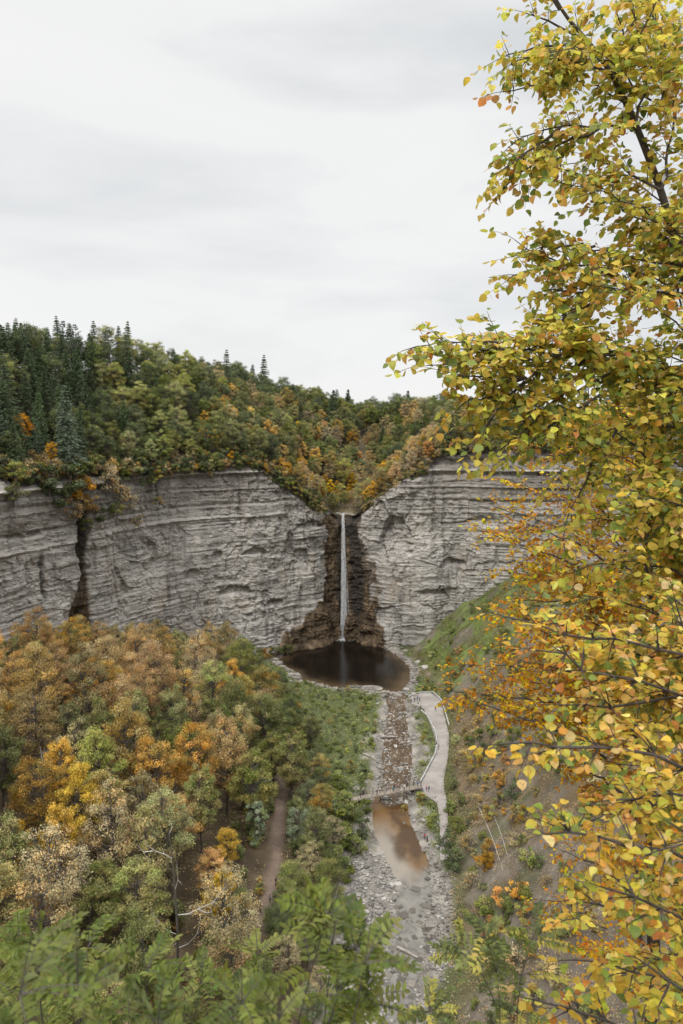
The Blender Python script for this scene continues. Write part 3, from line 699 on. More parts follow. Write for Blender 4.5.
# ------------------------------------------------------------------ waterfall
def waterfall():
    m, nt, b, out = newmat('falling_white_water')
    tc = N(nt, 'ShaderNodeTexCoord').outputs['Object']
    f = noise(nt, 1.0, tc, 5, .7, (3.2, 3.2, .09), .3)
    g = noise(nt, 1.0, tc, 4, .7, (1.2, 1.2, .35), .3)
    a = ramp(nt, [(.38, (0, 0, 0)), (.66, (1, 1, 1))], mathn(nt, 'ADD', mathn(nt, 'MULTIPLY', f, .75), mathn(nt, 'MULTIPLY', g, .25)))
    b.inputs['Base Color'].default_value = (.86, .88, .90, 1); b.inputs['Roughness'].default_value = .6
    tr = N(nt, 'ShaderNodeBsdfTransparent'); ms = N(nt, 'ShaderNodeMixShader')
    nt.links.new(mathn(nt, 'MULTIPLY', a, .36), ms.inputs[0]); nt.links.new(tr.outputs[0], ms.inputs[1]); nt.links.new(b.outputs[0], ms.inputs[2])
    nt.links.new(ms.outputs[0], out.inputs[0])
    top = at_Y(343, 515, 362); mb = MB()
    for k in range(14):
        x0 = RNG.uniform(-.75, .75); x1 = x0 * 2.0 + RNG.normal(0, .9)
        t = np.linspace(0, 1, 26); zz = top[2] + .6 - (top[2]) * t
        yy = 364.0 - 5.0 * np.sqrt(t) - RNG.uniform(-.5, .7) * t + .12 * np.sin(t * 23 + k)
        xx = top[0] + x0 + (x1 - x0) * t + .12 * np.sin(t * 11 + k * 2) + .35 * t
        rr = (.20 + .50 * t) * RNG.uniform(.4, 1.0)
        mb.tube(np.stack([xx - top[0], yy - 362, zz], 1), rr, 8)
    tag(mb.build('waterfall', m, None, (top[0], 362, 0), True), 'single tall white waterfall plunging from the notch into the dark pool', 'waterfall', kind='structure')
    # spray foam on the pool
    mb = MB(); 
    m2, nt, b, out = newmat('foam'); b.inputs['Base Color'].default_value = (.7, .72, .73, 1); b.inputs['Roughness'].default_value = .8
    for k in range(420):
        a_ = RNG.uniform(0, 6.28); r = abs(RNG.normal(0, 2.0)); s = RNG.uniform(.06, .24)
        V = rock_mesh(1, k) * np.array([s * 1.5, s, s]); mb.add(V + [r * math.cos(a_) * 1.3, r * math.sin(a_) * .7, RNG.uniform(0, .8) * math.exp(-r)], RQ)
    tag(mb.build('foam', m2, None, (top[0] + .6, 358.0, WZ)), 'white splash where the waterfall meets the pool', 'foam', kind='stuff')
waterfall()
EXPO = 0.16

# ------------------------------------------------------------------ trees: prototypes
def quads_at(P, Nrm, size, aspect=1.0, rng=RNG, along=None, bend=.15):
    """leaf-sized diamond faces (two triangles with a slight fold) centred on P"""
    n = len(P)
    Nrm = Nrm / (np.linalg.norm(Nrm, axis=1)[:, None] + 1e-9)
    a = rng.normal(size=(n, 3)) if along is None else along
    a = a - (a * Nrm).sum(1)[:, None] * Nrm; a /= np.linalg.norm(a, axis=1)[:, None] + 1e-9
    b = np.cross(Nrm, a); s = (size if hasattr(size, '__len__') else np.full(n, size))[:, None] * .5
    V = np.stack([P - a * s, P + b * s * aspect - Nrm * s * bend, P + a * s, P - b * s * aspect - Nrm * s * bend], 1).reshape(-1, 3)
    Q = np.arange(n * 4).reshape(n, 4)
    T = np.vstack([Q[:, [0, 1, 2]], Q[:, [0, 2, 3]]])
    return V, T
def colvar(base_cols, n, rng, group=None, jit=.25):
    base = np.asarray(base_cols, float)
    k = rng.integers(0, len(base), n) if group is None else group % len(base)
    c = base[k] * (1 + rng.normal(0, jit, (n, 1))) * (1 + rng.normal(0, .06, (n, 3)))
    return np.hstack([np.clip(c, .008, .8), np.ones((n, 1))])
def broadleaf(seed, h, R, cols, nleaf=12500, nclump=62, base=.22, leafsize=.25, spread=.20, vert=1.0, barecol=None):
    r = np.random.default_rng(seed)
    wood = MB()
    lean = r.normal(0, .03, 2) * h
    t = np.linspace(0, 1, 9)
    tp = np.stack([lean[0] * t ** 2 + .15 * np.sin(t * 5 + seed), lean[1] * t ** 2 + .15 * np.cos(t * 4), h * .9 * t - .8], 1)
    wood.tube(tp, h * .016 * (1 - t * .85) + .03, 6, (.5, .5, .5, 1))
    cz = h * (base + (1 - base) * .5); hz = h * (1 - base) * .5 * vert
    cen = []; tries = 0
    while len(cen) < nclump and tries < 4000:
        tries += 1
        d = r.normal(size=3); d /= np.linalg.norm(d); rr = r.uniform(.35, 1.0) ** .5
        zz = d[2]; wx = 1.0 - .25 * max(zz, 0) - .15 * max(-zz, 0)
        c = np.array([d[0] * R * rr * wx * r.uniform(.7, 1.05), d[1] * R * rr * wx * r.uniform(.7, 1.05), cz + zz * hz * rr])
        if c[2] < h * base * .8: continue
        if all(np.linalg.norm((c - q) / [1, 1, .8]) > R * .18 for q in cen): cen.append(c)
    cen = np.array(cen)
    Pl, Nl, G = [], [], []
    per = nleaf // len(cen)
    for gi, c in enumerate(cen):
        zt = np.clip(c[2] - r.uniform(.8, 2.2) - .25 * np.hypot(c[0], c[1]), h * base * .5, h * .85) ; ti = (zt + .8) / (h * .9)
        s0 = np.array([np.interp(ti, t, tp[:, i]) for i in range(3)])
        mid = (s0 + c) / 2 + r.normal(0, .3, 3) + [0, 0, -.3]
        q = np.linspace(0, 1, 5)[:, None]; br = (1 - q) ** 2 * s0 + 2 * q * (1 - q) * mid + q * q * c
        wood.tube(br, np.linspace(h * .006, .025, 5), 4, (.5, .5, .5, 1))
        for _ in range(4):
            e = c + r.normal(0, 1, 3) * R * spread * .8; wood.tube([br[3], (br[3] + e) / 2 + r.normal(0, .15, 3), e], [.03, .022, .012], 3, (.5, .5, .5, 1))
        sz = R * spread * r.uniform(.7, 1.3)
        nn = int(per * r.uniform(.6, 1.4) * (sz / (R * spread)) ** 1.5)
        d = r.normal(size=(nn, 3)); d /= np.linalg.norm(d, axis=1)[:, None]
        rad = sz * (r.uniform(0, 1, (nn, 1)) ** .45) * (1 + .25 * vn(d[:, 0] * 2 + gi, d[:, 1] * 2, d[:, 2] * 2, 3))[:, None]
        p = c + d * rad * [1.15, 1.15, .72]
        Pl.append(p); Nl.append(d * .8 + [0, 0, .6] + r.normal(0, .55, (nn, 3))); G.append(np.full(nn, int(r.integers(0, 1000))))
    P = np.vstack(Pl); Nn = np.vstack(Nl); G = np.concatenate(G)
    V, T = quads_at(P, Nn, leafsize * r.uniform(.6, 1.25, len(P)), .75, r)
    pick_ = np.where(r.random(len(P)) < .7, G, r.integers(0, 1000, len(P)))
    C = colvar(cols, len(P), r, pick_, .15) 
    gt = 1 + .45 * (_h(G, G * 0, G * 0, 9) - .5)
    C[:, :3] *= gt[:, None]
    crown = mesh_from('crown', V, [T], M_LEAF, None, np.repeat(C, 4, 0))
    return wood.mesh('trunk', M_BARK), crown
def conifer(seed, h, R, cols, style='hemlock', nq=5200):
    r = np.random.default_rng(seed); wood = MB(); t = np.linspace(0, 1, 8)
    tp = np.stack([.1 * np.sin(t * 3 + seed), .1 * np.cos(t * 4), h * t - .8 * (1 - t)], 1)
    wood.tube(tp, h * .014 * (1 - t) + .03, 6, (.5, .5, .5, 1))
    V_, T_, C_ = [], [], []; off = 0
    z = h * (.12 if style == 'hemlock' else .34); Ps, Ns, As, Ss = [], [], [], []
    while z < h * .985:
        f = z / h
        L = R * ((1 - f) ** .75 + .04) if style == 'hemlock' else R * (1.0 - .75 * max(f - .55, 0) / .45) * r.uniform(.55, 1.0) * (1 if f > .5 else .8)
        nb = r.integers(5, 8) if style == 'hemlock' else r.integers(3, 6); a0 = r.uniform(0, 6.28)
        for k in range(nb):
            a = a0 + k * 6.283 / nb + r.normal(0, .25); l = L * r.uniform(.65, 1.12)
            dr = np.array([math.cos(a), math.sin(a), 0])
            q = np.linspace(0, 1, 6)
            dz = (-.28 * l * q ** 1.6 + .10 * l * q) if style == 'hemlock' else (.22 * l * q ** 1.4)
            br = dr * (l * q)[:, None] + np.array([0, 0, 1]) * (z + dz)[:, None]
            wood.tube(br, np.linspace(.05, .012, 6), 3, (.5, .5, .5, 1))
            n = int((60 if style == 'hemlock' else 46) * (l / R + .25)); u = r.uniform(.12 if style == 'hemlock' else .45, 1.02, n)
            pp = np.stack([np.interp(u, q, br[:, i]) for i in range(3)], 1)
            side = np.array([-dr[1], dr[0], 0]); w_ = r.normal(0, .5, n) * (1.15 - u) * l * .42
            pp = pp + side * w_[:, None] + r.normal(0, .05, (n, 3)); pp[:, 2] -= np.abs(w_) * .25 + r.uniform(0, .18, n)
            if style != 'hemlock': pp[:, 2] += r.uniform(0, .4, n)
            Ps.append(pp); Ns.append(np.array([0, 0, 1.]) + r.normal(0, .45, (n, 3))); al = dr * 1.0 + side * np.sign(w_)[:, None] * .9 + [0, 0, -.25]
            As.append(al); Ss.append(np.full(n, .78) * r.uniform(.6, 1.2, n))
        z += h * (.028 if style == 'hemlock' else .05) * r.uniform(.7, 1.3)
    P = np.vstack(Ps); V, T = quads_at(P, np.vstack(Ns), np.concatenate(Ss), .34, r, np.vstack(As))
    C = colvar(cols, len(P), r, None, .25)
    return wood.mesh('trunk', M_BARK), mesh_from('crown', V, [T], M_LEAF, None, np.repeat(C, 4, 0))

CG = dict(
    green=[(.098, .115, .028), (.08, .097, .026), (.12, .13, .034)],
    darkgreen=[(.055, .07, .026), (.065, .082, .028), (.048, .06, .026)],
    lime=[(.20, .22, .06), (.16, .19, .055), (.24, .23, .08)],
    yellow=[(.48, .30, .035), (.42, .28, .05), (.52, .35, .06)],
    gold=[(.34, .20, .05), (.28, .19, .06), (.22, .18, .06)],
    orange=[(.48, .24, .045), (.42, .22, .05), (.40, .25, .06)],
    rust=[(.31, .20, .065), (.26, .175, .065), (.34, .21, .07)],
    tan=[(.26, .205, .10), (.22, .18, .095), (.20, .17, .09)],
    olive=[(.15, .14, .05), (.12, .12, .045), (.18, .15, .06)],
    sage=[(.15, .175, .10), (.12, .15, .085), (.18, .19, .12)],
    hem=[(.042, .058, .028), (.054, .07, .032), (.034, .047, .026)],
    pine=[(.05, .07, .045), (.04, .06, .04)],
    bluehem=[(.085, .105, .075), (.065, .085, .06)],
)
for _k in CG: CG[_k] = [tuple(np.array(c) * dict(hem=3.3, pine=2.4, bluehem=2.5, darkgreen=2.1, green=1.65, olive=2.1, tan=2.0, rust=1.85, sage=1.75, lime=1.6).get(_k, 1.3)) for c in CG[_k]]
SPEC = {}
def spec(key, nice, cat, word, gens): SPEC[key] = dict(nice=nice, cat=cat, word=word, gens=gens)
spec('green', 'maple_tree', 'tree', 'full green broadleaf tree', [broadleaf(1, 15, 5.2, CG['green']), broadleaf(2, 17, 5.6, CG['green'] + CG['olive'][:1]), broadleaf(3, 13, 4.8, CG['green'] + CG['lime'][:1])])
spec('dark', 'oak_tree', 'tree', 'dark green rounded oak', [broadleaf(4, 16, 5.4, CG['darkgreen']), broadleaf(5, 18, 5.8, CG['darkgreen'] + CG['green'][:1])])
spec('lime', 'birch_tree', 'tree', 'pale yellow-green broadleaf tree', [broadleaf(6, 16, 4.6, CG['lime'], vert=1.05), broadleaf(7, 18, 5.4, CG['lime'] + CG['olive'])])
spec('olive', 'beech_tree', 'tree', 'olive and gold turning beech', [broadleaf(8, 16, 5.2, CG['olive'] + CG['gold']), broadleaf(9, 14, 4.6, CG['olive'] + CG['green'][:1])])
spec('yellow', 'yellow_maple', 'tree', 'bright yellow autumn maple', [broadleaf(10, 13, 3.6, CG['yellow'] + CG['gold'][:1], 10000), broadleaf(11, 15, 4.2, CG['yellow'], 10000)])
spec('orange', 'orange_maple', 'tree', 'vivid orange autumn maple', [broadleaf(12, 13, 4.2, CG['orange'] + CG['rust'][:1], 10000), broadleaf(13, 12, 3.9, CG['orange'] + CG['gold'][:1], 10000)])
spec('rust', 'rusty_oak', 'tree', 'rust brown autumn oak', [broadleaf(14, 15, 5.3, CG['rust'] + CG['tan'][:1], 10000), broadleaf(15, 16, 5.4, CG['rust'] + CG['gold'], 10000)])
spec('tan', 'thinning_ash', 'tree', 'thin tan half-bare ash', [broadleaf(16, 15, 4.8, CG['tan'], 6000, 58, leafsize=.25), broadleaf(17, 17, 5.2, CG['tan'] + CG['rust'][:1], 6800, 60, leafsize=.25), broadleaf(18, 14, 4.4, CG['tan'] + CG['olive'][:1], 5600, 56, leafsize=.25)])
spec('sage', 'willow_tree', 'tree', 'silvery grey-green willow', [broadleaf(19, 13, 3.2, CG['sage'], 3800, 30, .15, .3, .3, 1.05), broadleaf(20, 11, 3.4, CG['sage'] + CG['green'][:1], 3800, 30, .1, .3)])
spec('hem', 'hemlock_tree', 'tree', 'dark green drooping hemlock', [conifer(21, 24, 6.0, CG['hem']), conifer(22, 20, 5.6, CG['hem']), conifer(23, 27, 6.4, CG['hem'])])
spec('blue', 'spruce_tree', 'tree', 'grey-green layered spruce', [conifer(24, 25, 6.0, CG['bluehem'])])
spec('pine', 'white_pine', 'tree', 'flat-layered white pine', [conifer(25, 24, 5.2, CG['pine'], 'pine')])
def bush(seed, cols, R=1.6, n=1500, ls=.22):
    a, b = broadleaf(seed, R * 1.9, R, cols, n, 12, .02, ls, .34, 1.0); return a, b
spec('bgreen', 'dogwood_bush', 'bush', 'green leafy bush', [bush(31, CG['green']), bush(32, CG['green'] + CG['olive'][:1])])
spec('balder', 'alder_bush', 'bush', 'low green alder bush', [bush(40, CG['green']), bush(41, CG['green'] + CG['lime'][:1])])
spec('bdark', 'yew_bush', 'bush', 'dark green dense bush', [bush(33, CG['darkgreen'])])
spec('borange', 'sumac_bush', 'bush', 'orange autumn bush', [bush(34, CG['orange'] + CG['rust'][:1]), bush(35, CG['orange'] + CG['gold'])])
spec('byellow', 'hazel_bush', 'bush', 'golden yellow bush', [bush(36, CG['gold'] + CG['lime'][:1])])
spec('blime', 'willow_bush', 'bush', 'pale lime green bush', [bush(37, CG['lime'])])
spec('btan', 'thorn_bush', 'bush', 'thin tan half-bare bush', [bush(38, CG['tan'] + CG['rust'][:1], 1.7, 700), bush(39, CG['rust'] + CG['tan'], 1.6, 800)])

PLANTS = []     # (species key, x, y, z, scale, rot, zone, hero label)
def put(key, x, y, z, s=1.0, zone='', label=None, ss=None):
    PLANTS.append(dict(k=key, x=float(x), y=float(y), z=float(z), s=s, zone=zone, label=label, ss=ss))
def wchoice(r, d):
    ks = list(d); w_ = np.array([d[k] for k in ks], float); return ks[r.choice(len(ks), p=w_ / w_.sum())]
R2 = np.random.default_rng(5)
OCC = []
def free(x, y, d):
    for a, b, c in OCC:
        if (a - x) ** 2 + (b - y) ** 2 < (min(c, d)) ** 2: return False
    return True

# --- single trees picked out in the photograph
def hero(key, px, py, label, s, ss=None, zone='hero'):
    if key[0] != 'b' and px < 260 and py > 780: s *= 1.3       # foot of the trunk at a pixel of the gorge slope
    p = hit(px, py); put(key, p[0], p[1], p[2] - .2, s, zone, label, ss); OCC.append((p[0], p[1], 6))
def heroP(key, px, Y, label, s, ss=None, top=None):
    x = (px - CX) / F * (Y * cp + 6 * sp_); z = float(plateau(np.array([x]), np.array([Y]))[0])
    put(key, x, Y, z - .6, s, 'hero', label, ss); OCC.append((x, Y, 6))
hero('yellow', 68, 905, 'slender bright yellow maple, tallest of the yellow trees in the lower left of the wood', .85, (1.0, 1.0, 1.55))
hero('lime', 106, 830, 'tall yellow-green tree with a pale trunk rising out of the rust oaks on the left', .95, (1.0, 1.0, 1.3))
hero('orange', 212, 905, 'small amber and orange maple behind the white dead snag', .72)
hero('yellow', 22, 880, 'low golden tree at the left edge beside the slender yellow maple', .55)
hero('yellow', 228, 880, 'half-yellow maple just right of the white dead snag', .6)
hero('rust', 178, 870, 'broad olive-gold oak directly above the white dead snag', .8)
hero('orange', 62, 725, 'bright orange maple close under the left cliff, left of its darker neighbour', .95)
hero('orange', 125, 722, 'bright orange maple close under the left cliff below the dark gully', 1.0)
hero('rust', 22, 715, 'rust orange oak at the left edge below the cliff', 1.0)
hero('yellow', 299, 722, 'orange-yellow tree tip on the edge of the wood nearest the plunge pool', .55)
hero('lime', 215, 700, 'yellow-green tree under the cliff foot, left of the plunge pool', .8)
hero('dark', 283, 755, 'dark green rounded oak at the edge of the wood by the riffle', .62)
hero('sage', 297, 850, 'tall silvery grey-green willow beside the bare trail', 1.05)
hero('sage', 255, 850, 'shorter silvery grey willow left of the bare trail', .85)
hero('bdark', 452, 868, 'large dark green bush at the foot of the right slope below the footbridge', 2.1)
hero('bdark', 515, 800, 'dark green bush halfway up the right slope, under the leaves', 1.9)
hero('blime', 455, 745, 'lime green bush beside the footpath bend', 1.3)
hero('bgreen', 452, 790, 'green bush on the right of the footpath near the bridge', 1.4)
hero('byellow', 405, 813, 'small golden bush on the bank under the right end of the footbridge', .9)
heroP('pine', 114, 345, 'lone white pine with flat layered boughs standing above the left skyline', .95)
heroP('blue', 69, 262, 'tall grey-green layered spruce on the left rim, standing in front of the hemlocks', 1.12)
heroP('orange', 50, 246, 'small vivid orange maple on the left rim below the hemlocks', .58)
heroP('orange', 24, 262, 'orange-yellow maple high among the hemlocks at the far left', 1.1)
heroP('lime', 160, 322, 'large pale yellow-green tree leaning over the left rim', 1.12)
heroP('lime', 140, 332, 'tall yellow-green tree topped with tan, left of the leaning pale tree', 1.2)
heroP('yellow', 203, 338, 'amber yellow maple on the left rim, right of the pale yellow-green trees', .98)
heroP('yellow', 219, 340, 'second amber yellow maple on the left rim, next to its twin', .9)
heroP('borange', 371, 385, 'small blazing orange bush on the right lip of the ravine', 1.6)
heroP('orange', 324, 470, 'orange-brown maple high in the middle of the ravine', .95)
heroP('yellow', 304, 396, 'yellow maple low in the ravine, left of its axis', .68)
heroP('yellow', 329, 392, 'yellow maple low in the ravine, right of the first yellow one', .7)
heroP('lime', 345, 384, 'slim yellow-green tree right above the lip of the falls', .55)
heroP('yellow', 276, 360, 'small bright yellow maple on the left lip of the ravine', .5)
heroP('rust', 415, 378, 'rust and orange tree on the right rim at the ravine corner', 1.0)

def scatter(zone, n, boxr, ok, zf, wf, dmin, sfun, cap=400, tries=9000):
    X = R2.uniform(boxr[0], boxr[1], tries); Y = R2.uniform(boxr[2], boxr[3], tries)
    k0 = ok(X, Y); X, Y = X[k0], Y[k0]
    if not len(X): return
    Z = zf(X.copy(), Y.copy()); PX, PY = proj(X, Y, Z); k0 = (PX > -55) & (PX < 740); X, Y, Z, PX, PY = [q[k0] for q in (X, Y, Z, PX, PY)]
    c = 0; occ = np.array([(a, b) for a, b, _ in OCC] or [(1e6, 1e6)]); acc = np.full((len(occ) + n, 2), 1e6); acc[:len(occ)] = occ; m = len(occ)
    for x, y, z, px, py in zip(X, Y, Z, PX, PY):
        if c >= n: break
        d = dmin(x, y) if callable(dmin) else dmin
        if (((acc[:m] - [x, y]) ** 2).sum(1) < d * d).any(): continue
        acc[m] = (x, y); m += 1; OCC.append((x, y, 99)); k = wchoice(R2, wf(px, py, x, y)); s = sfun(x, y, k)
        put(k, x, y, z - .3, s, zone(px, py) if callable(zone) else zone, None); c += 1
    print('scatter', zone if isinstance(zone, str) else 'L', c, n)
def INS(X, Y): return inside(X, Y, POLY)

def okL(x, y):
    px, py = proj(x, y, valley(x, y))
    gap = (px > 226) & (px < 290) & (py > 835) & (y < 165) & (np.abs(px - (277 - (py - 860) * .30)) < 19)
    return INS(x, y) & (FL(y) - x > 1) & ~((y > 150) & (rimdist(x, y) < 13)) & (segdist(x, y, TRAIL) > 2.6) & ~gap & ~((px > 150) & (px < 222) & (py > 925) & (py < 1015))
def wL(px, py, x, y):
    if y < 105: return dict(green=4, olive=2.5, lime=1, dark=1, tan=1)
    e = FL(y) - x
    if e < 16: return dict(green=4, sage=2.5, olive=2, dark=1, tan=.6)
    if px > 240 and py > 760: return dict(green=3, sage=1.5, olive=2.5, tan=1.5, rust=.3)
    if py < 760:
        if px < 170: return dict(rust=4, orange=1.7, tan=1.2, lime=.8, olive=1.2)
        return dict(tan=2.5, olive=2.8, rust=1.4, lime=1.4, yellow=.4, orange=.2)
    return dict(tan=2.8, rust=2.3, olive=2.2, yellow=.6, green=1.8, orange=.3, lime=1.0)
def zoneL(px, py):
    if py > 930: return 'on the steep slope below the viewpoint'
    if px > 250: return 'in the riverside wood, left bank'
    return 'in the upper wood below the left cliff' if py < 760 else 'in the middle of the left-hand wood'
def scL(x, y, k):
    s = .92 + .36 * float(sstep(25, 70, rimdist(x, y)))
    return R2.uniform(.82, 1.18) * s * (.55 if FL(y) - x < 14 else 1.0) * (.55 if rimdist(x, y) < 24 else 1) * (1 - .35 * float(sstep(130, 75, y)))
scatter(zoneL, 340, (-150, 20, 62, 345), okL, valley, wL, lambda x, y: 7.4 if FL(y) - x > 16 and rimdist(x, y) > 25 else 5.4, scL, tries=16000)
scatter('on the steep slope below the viewpoint', 40, (-60, 8, 42, 75), lambda x, y: x < 900, valley, lambda *a: dict(green=4, olive=2, lime=1), 7,
        lambda x, y, k: R2.uniform(.5, .66), tries=900)
scatter('along the foot of the left cliff', 100, (-130, -25, 200, 340), lambda x, y: INS(x, y) & (rimdist(x, y) > 4) & (rimdist(x, y) < 15), valley,
        lambda *a: dict(bgreen=2, btan=3, byellow=1.5, borange=.8), 2.6, lambda x, y, k: R2.uniform(.9, 1.8), tries=6000)
def wRim(px, py, x, y):
    if px < 92: return dict(hem=6, pine=.7, green=.9, dark=.8) if rimdist(x, y) < 34 else dict(hem=3, pine=.8, green=1.4, dark=1.8)
    if px < 135: return dict(hem=3, green=2, dark=2, lime=.8)
    if px < 200: return dict(lime=2, green=3, hem=.8, dark=1.6)
    return dict(green=3.4, dark=2, olive=1.2, yellow=.8, orange=.3, lime=.8, hem=.2)
scatter('on the left rim', 270, (-175, -30, 180, 440), lambda x, y: ~INS(x, y) & (rimdist(x, y) > 2) & (rimdist(x, y) < 66) & (x < -30), plateau, wRim, 5.4,
        lambda x, y, k: R2.uniform(.8, 1.15) * (.85 if rimdist(x, y) < 8 else 1.05) * (.86 if k == 'hem' else 1), tries=14000)
def rimstrip(zone, s0px, s1px, n, wts, off=(1, 7), sc=(.7, 1.5)):
    sa = wall_sz(s0px, 500)[0]; sb = wall_sz(s1px, 500)[0]
    S_ = R2.uniform(sa, sb, n); I = np.searchsorted(RS, S_); O = R2.uniform(off[0], off[1], n); X = RIM[I, 0] - RN[I, 0] * O; Y = RIM[I, 1] - RN[I, 1] * O
    Z = plateau(X, Y)
    for x, y, z, o in zip(X, Y, Z, O):
        if abs(x - 1) < 5.5: continue
        put(wchoice(R2, wts), x, y, z - .3 - max(0, 2.5 - o) * .9, R2.uniform(*sc), zone)
rimstrip('on the brow of the left cliff', 2, 322, 210, dict(bgreen=3.5, btan=2, byellow=.8, borange=.25, bdark=2.5), (-2.0, 5), (1.1, 2.3))
rimstrip('on the brow of the right cliff', 362, 560, 120, dict(bgreen=2.2, btan=3.6, byellow=1, borange=.3, bdark=1.4), (-1.5, 5), (.9, 1.8))
for k in range(120):
    s0 = R2.uniform(wall_sz(1, 500)[0], wall_sz(262, 500)[0]) if k < 85 else R2.uniform(wall_sz(418, 500)[0], wall_sz(560, 500)[0]); i = int(np.searchsorted(RS, s0)); rz_ = float(plateau(RIM[i:i + 1, 0], RIM[i:i + 1, 1])[0])
    dn = abs(R2.normal(0, 2.6 if k < 85 else 1.5)); put(wchoice(R2, dict(bgreen=3, btan=3, byellow=1, bdark=2, borange=.3)), RIM[i, 0] + RN[i, 0] * (1.0 + .25 * dn), RIM[i, 1] + RN[i, 1] * (1.0 + .25 * dn), rz_ - 1.6 - dn, R2.uniform(.8, 1.7), 'hanging under the brow of the ' + ('left cliff' if k < 85 else 'right cliff'))
# bushes hanging on the ledges of the far left wall
for (px, py, k, s_) in [(62, 488, 'bdark', 2.6), (50, 500, 'bdark', 1.6), (76, 496, 'borange', 2.2), (84, 505, 'borange', 1.5), (100, 482, 'btan', 1.9), (112, 492, 'btan', 1.8), (122, 500, 'btan', 1.6), (108, 510, 'bgreen', 1.4),
                        (92, 515, 'bdark', 1.3), (78, 524, 'bgreen', 1.2), (66, 512, 'btan', 1.6), (40, 484, 'bdark', 2.2), (8, 470, 'blime', 1.4), (6, 494, 'bgreen', 1.8), (152, 500, 'byellow', 1.0), (130, 520, 'btan', 1.2)]:
    s0, z0 = wall_sz(px, py); i = int(np.searchsorted(RS, s0)); put(k, RIM[i, 0] + RN[i, 0] * 4.5, RIM[i, 1] + RN[i, 1] * 4.5, z0 - 2.5, s_ * 1.5, 'clinging to the upper left cliff face')
def okV(x, y):
    xc = 2 + 14 * np.sin((y - 366) / 60) * np.clip((y - 366) / 54, 0, 1)
    return ~INS(x, y) & (np.abs(x - xc) > 3.2) & (rimdist(x, y) > 1.5) & ((y > 360) | (np.abs(x) < 45))
def wV(px, py, x, y):
    if y < 410: return dict(olive=1.6, tan=1.6, yellow=2.0, green=1.0, lime=1.6, rust=.5, orange=.7)
    return dict(green=3, olive=2, dark=1.3, tan=1.8, orange=.9, yellow=.7, rust=.6, hem=.3)
scatter('in the ravine above the falls', 330, (-72, 72, 342, 495), okV, plateau, wV, lambda x, y: 4.4 if y < 410 else 5.8,
        lambda x, y, k: R2.uniform(.75, 1.1) * (.8 if y < 400 else 1.05), tries=16000)
scatter('on the right rim', 130, (26, 165, 340, 440), lambda x, y: ~INS(x, y) & (rimdist(x, y) > 2.5) & (rimdist(x, y) < 45), plateau,
        lambda px, py, x, y: dict(hem=2.5, rust=2, tan=2, dark=2, green=1.2, orange=.3) if px < 560 else dict(hem=2, dark=2, green=2, rust=1), 5.4,
        lambda x, y, k: R2.uniform(.75, 1.0), tries=5000)
scatter('on the distant skyline', 240, (-120, 120, 490, 640), lambda x, y: x < 900, plateau, lambda *a: dict(green=4, dark=2.4, olive=1.4, hem=.12), 7,
        lambda x, y, k: R2.uniform(1.1, 1.45), tries=6000)
def wR(px, py, x, y):
    if y > 265: return dict(bgreen=3, byellow=2, blime=1.5, borange=1)
    return dict(btan=4, borange=.8, bgreen=3.2, byellow=1.6, bdark=.8)
scatter('on the steep right slope', 420, (10, 120, 75, 335), lambda x, y: INS(x, y) & (x - FR(y) > 1.5) & (rimdist(x, y) > 3) & (x - FR(y) < 60) & ~((y > 262) & (R2.random(len(x)) < .75)), valley, wR, 2.4,
        lambda x, y, k: R2.uniform(.6, 1.7), tries=9000)
def okF(x, y):
    return ((x > FL(y) - 1) & (x < FR(y)) & ~inside(x, y, RIVER) & ~inside(x, y, POOL) & ~inside(x, y, PATHP) & (segdist(x, y, RIVER, True) > 3.0) &
            (segdist(x, y, POOL, True) > 3.5) & (segdist(x, y, PATHP, True) > 1.6) & (y > 178))
scatter('on the flat beside the stream', 200, (-30, 55, 175, 330), okF, valley, lambda *a: dict(balder=3, blime=1, bdark=1, byellow=.6, btan=.3), 2.2, lambda x, y, k: R2.uniform(.35, .85) * (1.4 if y < 215 else 1), tries=6000)
# riverside shrubs masking the left bank below the bridge
for (px, py, k, s_) in [(352, 822, 'balder', 2.0), (362, 838, 'bdark', 1.7), (358, 855, 'balder', 1.6), (346, 848, 'balder', 2.0), (340, 830, 'balder', 2.2), (366, 812, 'balder', 1.4), (345, 805, 'blime', 1.6), (336, 868, 'balder', 2.1),
                        (346, 880, 'balder', 1.4), (330, 815, 'balder', 2.1), (338, 790, 'balder', 1.9), (328, 845, 'bdark', 2.0), (326, 880, 'balder', 2.2), (322, 800, 'btan', 2.0), (450, 815, 'balder', 1.3), (458, 832, 'balder', 1.6), (447, 848, 'bdark', 1.6)]:
    p = hit(px, py); put(k, p[0], p[1], p[2] - .2, s_, 'at the water edge by the footbridge')

for k in range(60):
    x_, y_ = R2.uniform(228, 300), R2.uniform(800, 960); p = hit(x_, y_); d_ = segdist(p[0:1], p[1:2], TRAIL)[0]
    if 1.8 < d_ < 11: put(wchoice(R2, dict(bgreen=3, byellow=1, btan=2, bdark=1)), p[0], p[1], p[2] - .2, R2.uniform(.7, 1.6) * (.6 if d_ < 3 else 1), 'beside the bare trail in the wood')
for k in range(26):
    p = hit(R2.uniform(148, 225), R2.uniform(925, 1010)); put(wchoice(R2, dict(bgreen=3, byellow=1, btan=1.5, blime=1)), p[0], p[1], p[2] - .2, R2.uniform(1.0, 2.0), 'round the foot of the white dead snag')
